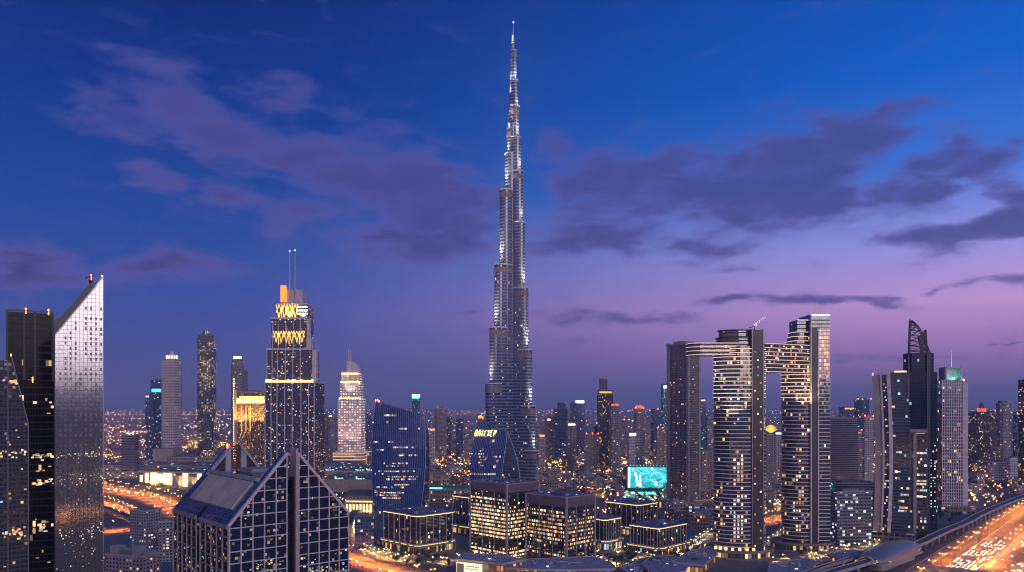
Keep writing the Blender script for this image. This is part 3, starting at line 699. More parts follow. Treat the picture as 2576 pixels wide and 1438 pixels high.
t1 = block('taller square glass office block with many bright yellow floors and corner posts', (-5.5, 829), 57.6, 49, 78.8, 17, lit1, 21)
def lit2(r, n):
    f = r/n
    return [(.04,.03),(.04,.05),(.75,.15),(.05,.1),(.05,.35),(.3,.5),(.55,.55),(.7,.5),(.8,.65),(.6,.4),(.75,.55),(.55,.3),(.6,.3),(.45,.2),(.05,.05)][min(14, r)]
t2 = block('lower brown-topped office block beside the flat canopy roofs, lit in patches', (55, 790), 56.5, 45, 69.5, 15, lit2, 22, band=10, wts=(.3,.16,.1,.05,.39))

# ------------------------------------------------------------------ low blocks with lit cornice and slim columns
def lowblock(label, C, wl, wr, ztop, seed, pod=13.0, ang=None, cols=(6,5), overhang=2.4, lit=.025, rr=5.0):
    a = math.atan2(.704, .71) if ang is None else ang
    t = thing('low_block', label, 'office block', (C[0], C[1], 0), a)
    P = rrect(0, wr, 0, wl, rr); body = MB(); body.prism(grow(P, -1.2), 0, ztop-1.2)
    body.build('glass_body', [facade('low block glass %d' % seed, 1.6, 4.2, (.045,.045,.055), (.012,.02,.035), .92, .74, lit, 1.4, ior=2.2, rough=.07, seed=seed, pc=.35)], t)
    b = MB(); Q = grow(P, overhang*.5); b.prism(Q, ztop-1.0, ztop, 0, 1, True); b.build('roof', [STONE, plain('slate blue roof', (.10,.11,.17), .55)], t)
    b = MB(); b.ring(grow(P, overhang*.42), grow(P, overhang*.1), ztop-1.5, ztop-1.03); b.build('cornice_light', [WARM], t)
    b = MB(); b.box(wr*.2, wr*.5, wl*.3, wl*.6, ztop+.02, ztop+2.2); b.box(wr*.6, wr*.8, wl*.2, wl*.35, ztop+.02, ztop+1.4); b.prism(ell(wr*.16, wl*.12, 16, wr*.7, wl*.72), ztop+.02, ztop+1.8); b.build('plant_room', [plain('roof plant blue', (.12,.13,.19), .6)], t)
    b = MB(); pm = plain('pale slim column', (.42,.38,.38), .5)
    for i in range(cols[1]+1): x = rr*.6+(wr-rr*1.2)*i/cols[1]; b.box(x-.28, x+.28, -.25, .3, 0, ztop-1.2)
    for i in range(cols[0]+1): y = rr*.6+(wl-rr*1.2)*i/cols[0]; b.box(-.25, .3, y-.28, y+.28, 0, ztop-1.2)
    b.build('slim_columns', [pm], t); rooftop(t, 5, wr-8, 5, wl-8, ztop, 14, seed)
    b = MB(); b.prism(grow(P, 3.0), 0, pod-2, 0, 1); b.build('podium', [facade('lit shopfront %d' % seed, 3.0, pod-2, (.2,.17,.15), (.05,.04,.03), .7, .55, .42, 1.0, pc=.05, seed=seed+3), STONE], t)
    b = MB(); G = grow(P, 3.5); n = len(G)
    for i in range(n):
        p_, q_ = G[i], G[(i+1) % n]; L_ = math.dist(p_, q_); m_ = max(1, int(L_/3.4))
        for q in range(m_):
            if random.random() < .18: continue
            f0, f1 = (q+.15)/m_, (q+.85)/m_; b.beam((p_[0]+(q_[0]-p_[0])*f0, p_[1]+(q_[1]-p_[1])*f0, pod-1.7), (p_[0]+(q_[0]-p_[0])*f1, p_[1]+(q_[1]-p_[1])*f1, pod-1.7), .5, .7)
    b.build('podium_light', [glow('podium strip light', (255,205,125), 1.5)], t)
    b = MB(); b.ring(grow(P, 3.9), grow(P, .4), pod-1.2, pod-.7); b.build('podium_ledge', [STONE], t)
    cs = []
    for (p, q) in (((0,wl),(0,0)),((0,0),(wr,0))):
        cs += wall_cands((p[0]+(1.1 if p[0] == 0 and q[0] == 0 else 2), p[1]+(1.1 if p[1] == 0 and q[1] == 0 else 0)), (q[0]+(1.1 if q[0] == 0 else -2), q[1]+1.1), pod, ztop-2, 1.6, 4.2, 1.2, 1.8, lit*1.1)
    windows(t, cs, 60, weights=[.3,.15,.3,.2,.05])
    return t
lowblock('low dark glass block with rounded glowing cornice, right of the looped road', (-101.7, 844), 66, 52, 44, 31)
lowblock('low dark block half hidden between the taller sail tower and the bright square block', (-48, 968), 42, 46, 49, 32, lit=.025)
lowblock('small low block with lit cornice right beside the brown-topped block', (104, 872), 34, 30, 36, 33, cols=(5,6), rr=3.5)
lowblock('wide low block with glowing cornice and rows of white columns before the media screen', (159, 846), 40, 56, 30.5, 34, pod=10, cols=(8,9), rr=3.5)
lowblock('low block with round roof lights and a lit lower edge, behind the column-fronted block', (156, 962), 54, 42, 41, 35, lit=.025)

# ------------------------------------------------------------------ twin curved towers joined by a sky bridge
def twin():
    X0, Y0 = 246.0, 846.0
    t = thing('twin_tower', 'pair of curved balcony towers joined near the top by a long sky bridge', 'tower', (X0, Y0, 0))
    gl = facade('curved tower glass', 2.4, 4.3, (.06,.055,.06), (.03,.03,.04), .9, .7, .03, .9, ior=2.2, rough=.07, seed=41, tilt=.03, patch=.7)
    band = plain('pale balcony edge', (.68,.6,.6), .45); dk = plain('dark core cladding', (.045,.04,.045), .35)
    stripm = glow('balcony strip light', (255,226,190), 1.25)
    bands_z = lambda z0, z1: [z0+4.3*i for i in range(int((z1-z0)/4.3)+1)]
    def shaft(name, cx, cy, a, b_, ztop, zlit):
        P = ell(a, b_, 44, cx, cy); b = MB(); b.prism(P, 0, ztop); s = b.build(name, [gl], t)
        b = MB(); l = MB()
        for i, z in enumerate(bands_z(4, ztop)):
            jut = .75 if i % 1 == 0 else .5
            b.ring(grow(P, jut), grow(P, .01), z-.35, z+.55)
            if z > zlit: l.ring(grow(P, jut+.06), grow(P, jut-.05), z-.25, z+.25)
        b.build('balcony_edges', [band], s); l.build('balcony_light', [stripm], s); return P
    # middle tower
    a, bb, zt = 27.5, 17.0, 226.0
    P = shaft('tower_shaft', 0, 0, a, bb, zt, 168)
    b = MB()                                                   # set-back top storeys
    b.prism(ell(23.5, 14, 40, -1, 0), zt, zt+9, 0); b.prism(ell(21, 12.5, 40, -1, 0), zt+9, zt+17.5); b.build('penthouse', [gl], t)
    b = MB(); b.ring(ell(25, 15.3, 40, -1, 0), ell(20, 12, 40, -1, 0), zt+8.6, zt+9.8); b.ring(ell(22.5, 14, 40, -1, 0), ell(19, 11, 40, -1, 0), zt+16.9, zt+18.2); b.build('roof_edge', [dk], t)
    b = MB(); b.box(9.0, 20.0, -18.2, 3, 0, zt+17); b.build('dark_core', [dk], t)
    b = MB(); b.box(8.0, 9.0, -18.6, -8, 0, zt+18); b.box(20.0, 21.0, -18.6, -8, 0, zt+18); b.build('core_fins', [plain('steel core fin', (.22,.19,.2), .35, .5)], t)
    cs = []
    for i in range(26): cs.append((random.choice((11.5,14.5,17.5)), -18.24, 14+i*8.2+random.random(), 0, 1.6, 1.8))
    # right tower
    rx, ry = 88.5, 44.0; zt2 = 206.0
    sx = rx-10.5; P2 = shaft('tower_shaft', rx-5, ry, 22.0, 17.0, zt2, 168)
    b = MB(); e = MB(); l = MB(); n = 8                        # terraces stepping up to the right
    for i in range(n):
        z0, z1 = zt2+i*5.0, zt2+(i+1)*5.0; x0 = rx-27+i*1.5; Q = rrect(x0, sx+9, ry-15+i*.4, ry+14, 5)
        b.prism(Q, z0, z1-.01); e.ring(grow(Q, .9), grow(Q, .01), z1-.9, z1+.1); l.ring(grow(Q, .97), grow(Q, .85), z1-.75, z1-.3)
    b.box(rx-14.5, sx+8.9, ry-13, ry+12, zt2+n*5.0, zt2+n*5+13)
    b.build('stepped_terraces', [gl], t); e.build('terrace_edges', [band], t); l.build('terrace_light', [stripm], t)
    zf = 263.0; b = MB(); b.box(sx+9, sx+30, ry-19.5, ry+16, 0, zf); 
    b.build('flat_slab', [gl], t)
    b = MB(); l = MB(); S = [(sx+9,ry-19.5),(sx+30,ry-19.5),(sx+30,ry+16),(sx+9,ry+16)]
    for z in bands_z(4, zf-12):
        b.box(sx+17.6, sx+30.7, ry-20.1, ry-19.48, z-.35, z+.5); b.box(sx+30.0, sx+30.7, ry-19.4, ry+16, z-.35, z+.5)
    b.build('balcony_edges', [band], t)
    b = MB(); b.box(sx+8.4, sx+9.5, ry-20.6, ry-17, 0, zf+.4); b.box(sx+16.4, sx+17.5, ry-20.6, ry-19.4, 0, zf-18); b.build('slab_fins', [band], t)
    b = MB(); b.box(sx+9.7, sx+16.1, ry-19.75, ry-19.45, 0, zf-14); b.build('dark_core', [dk], t)
    b = MB(); b.box(sx+8.6, sx+30.4, ry-20, ry+16.4, zf+.02, zf+1.6); b.build('roof_cap', [STEEL], t)
    b = MB()
    for x0, x1, z in ((sx+10,sx+29.5,zf-.6),(rx-14,sx+8.5,zt2+n*5+12.6)): b.box(x0, x1, ry-20.15 if x0 > sx+5 else ry-13.3, ry-19.6 if x0 > sx+5 else ry-13.02, z, z+.5)
    b.build('roof_strip_light', [COOLW], t)
    b = MB(); b.box(sx+18, sx+29.5, ry-19.72, ry-19.5, zf-70, zf-16); b.build('gold_reflection_panel', [facade('gold reflection glow', 2.6, 4.3, (.12,.09,.07), (.10,.07,.05), .92, .8, .85, .95, warm=(235,150,80), pc=0.0, ior=2.2, seed=44, rowvar=.2, patch=.25)], t)  # emissive panel: golden reflections put into the glazing as glow
    # sky bridge : two storeys-deep deck between the towers, its left end cantilevered past the middle one
    b = MB(); e = MB(); l = MB(); d = Vector((rx, ry, 0)); L = d.length; ux = d.normalized(); nx = Vector((-ux.y, ux.x, 0))
    def pt(s, w): p = ux*s+nx*w; return (p.x, p.y)
    Q = [pt(14,-15), pt(L-12,-15), pt(L-12,13), pt(14,13)]; b.prism(Q, 199, 230, 0, None, True)
    Q2 = [(-56,-8),(-52,-12.5),(-46,-14.5),(4,-15.5),(4,12),(-46,11),(-52,9),(-56,4)]; b.prism(Q2, 216.5, 229.5, 0, None, True)
    for z in (199.6,203.9,208.2,212.5,216.8,221.1,225.4,230): e.ring(grow(Q, .9), grow(Q, .01), z-.5, z+.4); l.ring(grow(Q, .97), grow(Q, .86), z-.1, z+.25)
    for z in (217,221.2,225.4,229.4): e.ring(grow(Q2, .9), grow(Q2, .01), z-.5, z+.4); l.ring(grow(Q2, .97), grow(Q2, .86), z-.1, z+.25)
    br = b.build('sky_bridge', [gl], t); e.build('bridge_edges', [band], br); l.build('bridge_light', [glow('bridge strip light', (255,220,185), 1.1)], br)
    for (A, B, n_, zr) in ((Q[0], Q[1], 60, (194,226)), (Q2[3], Q2[2], 0, (218,228))):
        for _ in range(n_):
            f = random.random(); z = random.choice([201.8+4.3*i for i in range(7)]); cs.append((A[0]+(B[0]-A[0])*f, A[1]+(B[1]-A[1])*f-.12, z, math.atan2(B[1]-A[1], B[0]-A[0]), 2.0, 2.4))
    for (Pn, prob, zmax) in ((P, 185, 222), (P2, 130, 208)):
        m_ = len(Pn)
        for _ in range(prob):
            i = random.randrange(m_//2, m_); p, q = Pn[i], Pn[(i+1) % m_]
            z = random.choice([random.uniform(8, zmax), random.uniform(.62*zmax, zmax), random.uniform(.72*zmax, zmax), random.uniform(8, 60)])
            if random.random() < .3: i = int(m_*(.69 if Pn is P else .66))+random.randrange(3); z = random.uniform(20, .5*zmax); p, q = Pn[i], Pn[(i+1) % m_]  # extra glowing panes in a column imitate a warm reflected streak
            z = 4+4.3*int((z-4)/4.3)+2.45
            ln = math.dist(p, q); nxn = ((q[1]-p[1])/ln, -(q[0]-p[0])/ln)
            if Pn is P and 7 < (p[0]+q[0])/2 < 22: continue
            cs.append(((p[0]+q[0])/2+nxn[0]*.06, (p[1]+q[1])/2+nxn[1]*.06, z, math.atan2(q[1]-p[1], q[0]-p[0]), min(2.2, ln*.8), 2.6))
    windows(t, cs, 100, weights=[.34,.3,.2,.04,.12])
    # bases
    for (cx, cy) in ((0,0), (rx-4,ry)):
        b = MB(); b.prism(ell(36, 25, 40, cx, cy), 0, 9, 0, 1); b.ring(ell(37, 26, 40, cx, cy), ell(35, 24, 40, cx, cy), 8.6, 10); b.build('podium', [facade('podium glazing', 3.5, 9, (.2,.18,.17), (.06,.05,.04), .85, .55, .35, .9, seed=45), plain('podium roof', (.2,.18,.18), .8)], t)
    b = MB(); 
    for i in range(9): an = R(200+15*i); b.box(29*math.cos(an)-1.2, 29*math.cos(an)+1.2, 20*math.sin(an)-.4, 20*math.sin(an)+.4, 9.1, 12.0)
    b.build('entrance_light', [WARM], t)
    spot(t, 'facade_light', (-14,-24,150), (-6,-14,215), 50000, 120, (255,215,170), .4); spot(t, 'facade_light', (rx-10,ry-30,160), (rx-6,ry-15,225), 55000, 120, (255,215,170), .4)
    c = thing('tower_crane', 'small lit jib crane perched on the roof of the middle curved tower', 'crane', (X0+17, Y0+2, 243.0))
    b = MB(); b.beam((0,0,0), (0,0,6), .9); b.build('crane_mast', [DARKM], c)
    b = MB(); b.beam((-3,0,5), (12,0,15.5), .55); b.beam((-3,0,5), (-6,0,4.4), 1.0); b.build('jib', [DARKM], c)
    b = MB()
    for i in range(7): b.ball(0+1.9*i, 0, 7.6+1.33*i, .32)
    b.build('jib_light', [WHITE], c); b = MB(); b.ball(2, 0, 7.2, .6); b.build('beacon_light', [RED], c)
twin()

# ------------------------------------------------------------------ generic skyline towers
FAC = {
 'grey': dict(cw=3.4, ch=3.7, wall=(.24,.225,.25), glass=(.02,.025,.04), fw=.6, fh=.55, p=.07, s=1.3, pc=.2),
 'beige': dict(cw=3.0, ch=3.5, wall=(.30,.25,.23), glass=(.03,.03,.04), fw=.5, fh=.5, p=.06, s=1.3),
 'blue': dict(cw=3.0, ch=3.8, wall=(.06,.09,.16), glass=(.012,.05,.13), fw=.88, fh=.7, p=.05, s=1.3, ior=2.2, pc=.5),
 'dark': dict(cw=2.6, ch=3.6, wall=(.05,.05,.06), glass=(.02,.025,.035), fw=.7, fh=.6, p=.12, s=1.3, pc=.25),
 'white': dict(cw=4.2, ch=3.4, wall=(.42,.40,.42), glass=(.04,.05,.07), fw=.6, fh=.5, p=.06, s=.9, pc=.3),
 'punched': dict(cw=6.6, ch=7.2, wall=(.55,.46,.43), glass=(.02,.02,.025), fw=.52, fh=.5, p=.05, s=1.0),
 'glitter': dict(cw=4.4, ch=3.7, wall=(.09,.085,.10), glass=(.015,.02,.035), fw=.5, fh=.6, p=.3, s=1.3, pc=.3, patch=.9, rowvar=.3),
 'warm': dict(cw=2.8, ch=3.5, wall=(.20,.15,.13), glass=(.05,.04,.03), fw=.6, fh=.6, p=.2, s=.9, warm=(255,180,95), pc=.03),
 'slab': dict(cw=60., ch=3.6, wall=(.22,.21,.24), glass=(.03,.04,.06), fw=1.0, fh=.6, p=.0, s=1.0),
 'teal': dict(cw=3.0, ch=3.8, wall=(.03,.08,.11), glass=(.015,.06,.08), fw=.85, fh=.7, p=.1, s=.8, warm=(150,235,240), cool=(90,220,235), pc=.5, ior=2.2),
}
def fac(k): return facade('%s facade' % k, seed=50+sorted(FAC).index(k), **FAC[k])
def tower(label, xl, xr, yt, Y, style='grey', rz=0.0, ratio=.9, shape='rect', tiers=(), crown=None, name='tower', cat='tower', group=None, mast=None, red=0, lit=None, plant=True, fins=0, pod=True):
    Wp = (xr-xl)*Y/F; c, s = math.cos(rz), abs(math.sin(rz))
    w = Wp/(c+ratio*s) if shape != 'round' else Wp; d = w*ratio
    yc = Y+d/2; X = PX((xl+xr)/2, Y)*(1+d/2/Y*.9); zt = PZ(yt, Y)
    t = thing(name, label, cat, (X, yc, 0), rz, group); mat = fac(style)
    def plan(f, g=1.0):
        if shape == 'round': return ell(w/2*f, d/2*f, 28)
        if shape == 'cham': return cham(w*f, d*f, w*f*.18)
        return rect(w*f, d*f)
    segs = [(1.0, 0.0)]+[(f, PZ(y, Y)) for f, y in tiers]; b = MB()
    for i, (f, z0) in enumerate(segs):
        z1 = segs[i+1][1] if i+1 < len(segs) else zt; b.prism(plan(f), z0, z1, 0, 1)
    body = b.build('tower_body', [mat, ROOFM], t)
    wallm = plain('%s trim' % style, tuple(min(.6, c_*1.15+.02) for c_ in FAC[style]['wall']), .6)
    pl = plan(segs[-1][0])
    e = MB()
    for i, (f, z0) in enumerate(segs):
        z1 = segs[i+1][1] if i+1 < len(segs) else zt; g = plan(f); e.ring(grow(g, .4), grow(g, -.5), z1-.4, z1+1.5)
    e.build('parapet', [wallm], body)
    if fins:
        e = MB(); p = plan(1.0); z1 = segs[1][1] if len(segs) > 1 else zt
        if shape == 'rect':
            for i in range(fins+1):
                x = -w/2+w*i/fins; e.box(x-.5, x+.5, -d/2-.8, -d/2+.02, 0, z1)
                if i <= fins//2+1: y = -d/2+d*i/(fins//2+1); e.box(w/2-.02, w/2+.7, y-.5, y+.5, 0, z1); e.box(-w/2-.7, -w/2+.02, y-.5, y+.5, 0, z1)
        e.build('wall_piers', [wallm], t)
    if plant:
        f = segs[-1][0]; e = MB(); e.box(-w*f*.28, w*f*.2, -d*f*.25, d*f*.25, zt+.01, zt+3.5); e.box(w*f*.24, w*f*.36, -d*f*.2, d*f*.1, zt+.01, zt+2.2); e.build('plant_room', [ROOFM], body)
    if pod:
        e = MB(); e.box(-w*.68, w*.68, -d*.62, d*.62, 0, 10+w*.12); e.build('podium', [facade('podium shops', 4.5, 5.0, (.2,.18,.17), (.05,.04,.03), .7, .6, .3, 1.2, warm=(255,190,105), seed=47), ROOFM], t)
    if crown: crown(t, w*segs[-1][0], d*segs[-1][0], zt, wallm, mat)
    if mast:
        dx, ym = mast; z1 = PZ(ym, Y); e = MB(); e.cone(dx*w, 0, zt, z1, .9*Y/1500, .35, 6); e.build('mast', [plain('mast steel', (.35,.33,.36), .4, .5)], t)
    for q in range(red): beacon(t, (-.45+.9*q/max(1, red-1) if red > 1 else 0)*w*segs[-1][0], -d*segs[-1][0]*.45, zt+3.4, .55*Y/1000)
    if lit:                                                    # a lit strip or band near the top: (z from top, height, material, width share)
        z, h, m_, f = lit; e = MB(); e.box(-w*segs[-1][0]/2*f, w*segs[-1][0]/2*f, -d*segs[-1][0]/2-.35, -d*segs[-1][0]/2-.05, zt-z-h, zt-z); e.build('top_light_band', [m_], t)
    return t, w, d, zt
def cr_block(f, h, m=None, dx=0.0):
    def g(t, w, d, z, wm, mat):
        b = MB(); b.box(w*(dx-f/2), w*(dx+f/2), -d*f/2-.2*d*0, d*f/2, z+.01, z+h); b.build('crown_block', [m or mat], t)
    return g
def cr_lantern(h, m, f=.8):
    def g(t, w, d, z, wm, mat):
        b = MB(); b.prism(ell(w*f*.42, d*f*.42, 14), z+.02, z+h*.45); b.cone(0, 0, z+h*.45, z+h, w*f*.36, w*.06, 12); b.build('crown_dome', [wm], t)
        b = MB()
        for k in range(12): a = 2*math.pi*k/12; x, y = w*f*.46*math.cos(a), d*f*.46*math.sin(a); b.box(x-.7, x+.7, y-.7, y+.7, z+.5, z+h*.5)
        b.build('crown_light', [m], t)
    return g
LITG = glow('greenish crown light', (225,240,190), 3.0); AMB = glow('amber crown light', (255,150,60), 2.0); REDC = glow('red crown light', (255,90,50), 2.2)
def skyline():
    T = tower
    # far left
    T('small striped slab block with a glowing pale lantern on its roof, far left', 309,345,1094,1750,'slab',.1,.8,crown=cr_lantern(12,LITG,.5))
    T('narrow blue glass tower with curved shoulder at the left of the left cluster', 366,382,992,2150,'blue',0,1.,'round',lit=(2,4,COOLW,.5),mast=None)
    T('blue glass tower with a bright cyan band behind the beige punched-window tower', 381,412,955,2200,'blue',.15,.9,lit=(24,9,glow('cyan floor light',(70,190,255),2.6),.8))
    T('beige tower with small square punched windows and a floodlit crown', 411,452,902,2100,'punched',-.18,.85,'rect',tiers=((.92,908),),crown=cr_lantern(22,LITG,.85),mast=(-.4,874))
    t,w,d,z = T('tall dark slim tower with stepped cap and glittering windows, standing alone', 497,542,842,2000,'glitter',.12,.9,'cham',tiers=((.86,850),),crown=cr_block(.42,16),fins=0,mast=(.05,822))
    T('slim grey tower with a star-bright floodlit crown beside the golden hotel', 582,612,902,1900,'grey',-.1,.9,'cham',tiers=((.85,915),),crown=cr_lantern(14,glow('star crown light',(255,240,190),6),.8),mast=(.45,880))
    T('narrow grey annex tower behind the star-crowned tower', 608,622,932,1960,'grey',.1,1.0)
    # golden hotel
    t,w,d,z = T('broad hotel slab washed in golden light with a glowing roof rim', 600,682,985,1500,'warm',-.06,.45,'rect',fins=9,plant=True,name='hotel',cat='hotel')
    b = MB(); b.box(-w/2-.4, w/2+.4, -d/2-1.6, -d/2-.1, z-21, z-12); b.build('rim_light', [glow('rim golden light', (255,210,120), 3.2)], t)
    b = MB(); b.box(-w/2+6, w/2+.4, -d/2-1.8, -d/2-.1, z-10, z-8); b.build('rim_light', [glow('rim golden light', (255,210,120), 3.2)], t)
    b = MB(); b.box(-w/2-4.5, -w/2-.1, -d/2-2, d/2*.3, 0, z+5); b.build('end_pylon', [plain('golden stone', (.45,.36,.28), .6)], t)
    b = MB()
    for q in (.16,.3,.44): b.box(-w/2+w*q-.9, -w/2+w*q+.9, -d/2-1.3, -d/2-.82, z-75, z-26)
    b.build('facade_strip_light', [glow('gold strip', (255,180,80), 1.2)], t)
    b = MB()
    for q in range(34): b.box(-w/2-7.2, -w/2-5.4, -d/2+1, -d/2+2, 60+q*4.6, 62.6+q*4.6)
    b.build('edge_light', [glow('edge lamp light', (255,225,160), 2.6)], t)
    for q in (-.35, 0, .35): spot(t, 'facade_light', (w*q, -d/2-16, z-60), (w*q, -d/2, z-18), 150000, 120, (255,190,100), .5)
    spot(t, 'facade_light', (-w/2-3, -d/2-16, 40), (-w/2-2.5, -d/2-2, 110), 160000, 80, (255,180,90), .5)
    cs = wall_cands((-w/2,-d/2),(w/2,-d/2),60,z-26,3.1,3.5,1.5,1.9,.32,off=.06,rowvar=False); windows(t, cs, 100, weights=[.35,.45,.12,0,.08])
    # pale floodlit tower
    Y = 2150.0; k = Y/F; t = thing('hotel', 'slim white floodlit tower with a curved sail top and twin spires on a bright podium', 'hotel', (PX(885,Y), Y, 0))
    W = lambda a: (a-885)*k; Z = lambda y: PZ(y, Y)
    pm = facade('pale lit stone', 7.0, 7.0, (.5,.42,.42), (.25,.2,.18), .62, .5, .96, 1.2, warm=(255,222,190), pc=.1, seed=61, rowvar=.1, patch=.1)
    b = MB()
    for xl, xr, y0, y1, dd in ((857,914,1140,1001,60),(860,910,1001,960,52),(863,907,960,934,46)): b.box(W(xl), W(xr), -dd/2, dd/2, Z(y0), Z(y1))
    b.build('tower_body', [pm], t)
    st = plain('pale floodlit stone', (.6,.52,.52), .6); b = MB()
    b.front([(W(874),Z(934)),(W(907),Z(934)),(W(906),Z(926)),(W(902),Z(917)),(W(895),Z(911)),(W(886),Z(908)),(W(877),Z(907)),(W(874),Z(907))], -12, 12); b.build('sail_top', [st], t)
    for x in (877.5, 882.5): b = MB(); b.cone(W(x), -3, Z(908), Z(877), 2.1, 1.1, 8); b.build('spire', [st], t)
    b = MB()
    for i, x in enumerate((857,863,908,914)): b.box(W(x)-1, W(x)+1, -31, -29.9, Z(1140), Z(1003))
    b.build('vertical_fins', [st], t)
    b = MB(); b.box(W(858), W(913), -27, -26.2, Z(1002), Z(999)); b.box(W(861), W(909), -27, -23.5, Z(961), Z(958.5)); b.box(W(864), W(906), -24, -23.1, Z(941), Z(937)); b.build('setback_light', [WARM], t)
    b = MB(); b.box(W(847), W(922), -48, 40, 0, Z(1134)); b.build('podium', [facade('bright podium bands', 60, 4.4, (.5,.42,.38), (.3,.22,.15), 1., .45, .9, .75, warm=(255,190,130), pc=0, seed=62, rowvar=.5, patch=.1), ROOFM], t)
    for x in (866, 905): spot(t, 'floodlight', (W(x), -75, Z(1132)), (W(885), -20, Z(1010)), 150000, 75, (255,205,195), 1)
    spot(t, 'floodlight', (W(885), -50, Z(1000)), (W(888), -10, Z(920)), 120000, 70, (255,215,205), 1)
    # dim cluster beside it
    for i, (xl, xr, y, st_, lb) in enumerate(((806,825,1043,'grey','dim grey slab tower just right of the twin-mast tower'),(825,840,1041,'white','pale slim tower with a lit top second right of the twin-mast tower'),(840,856,1047,'beige','dusky beige tower touching the white floodlit tower'),(912,938,1046,'blue','dim blue block behind the white floodlit tower'))):
        T(lb, xl, xr, y, 2350+60*i, st_, .1*(i-1), .9, lit=(3,4,WARM,.5) if i == 1 else None)
    T('small teal tower with a brilliant cyan-white top, far behind the taller sail tower', 1037,1056,999,3000,'teal',0,.9,crown=cr_block(.95,13,glow('cyan top light',(170,245,250),4)),lit=(1,3,TEAL,.9))
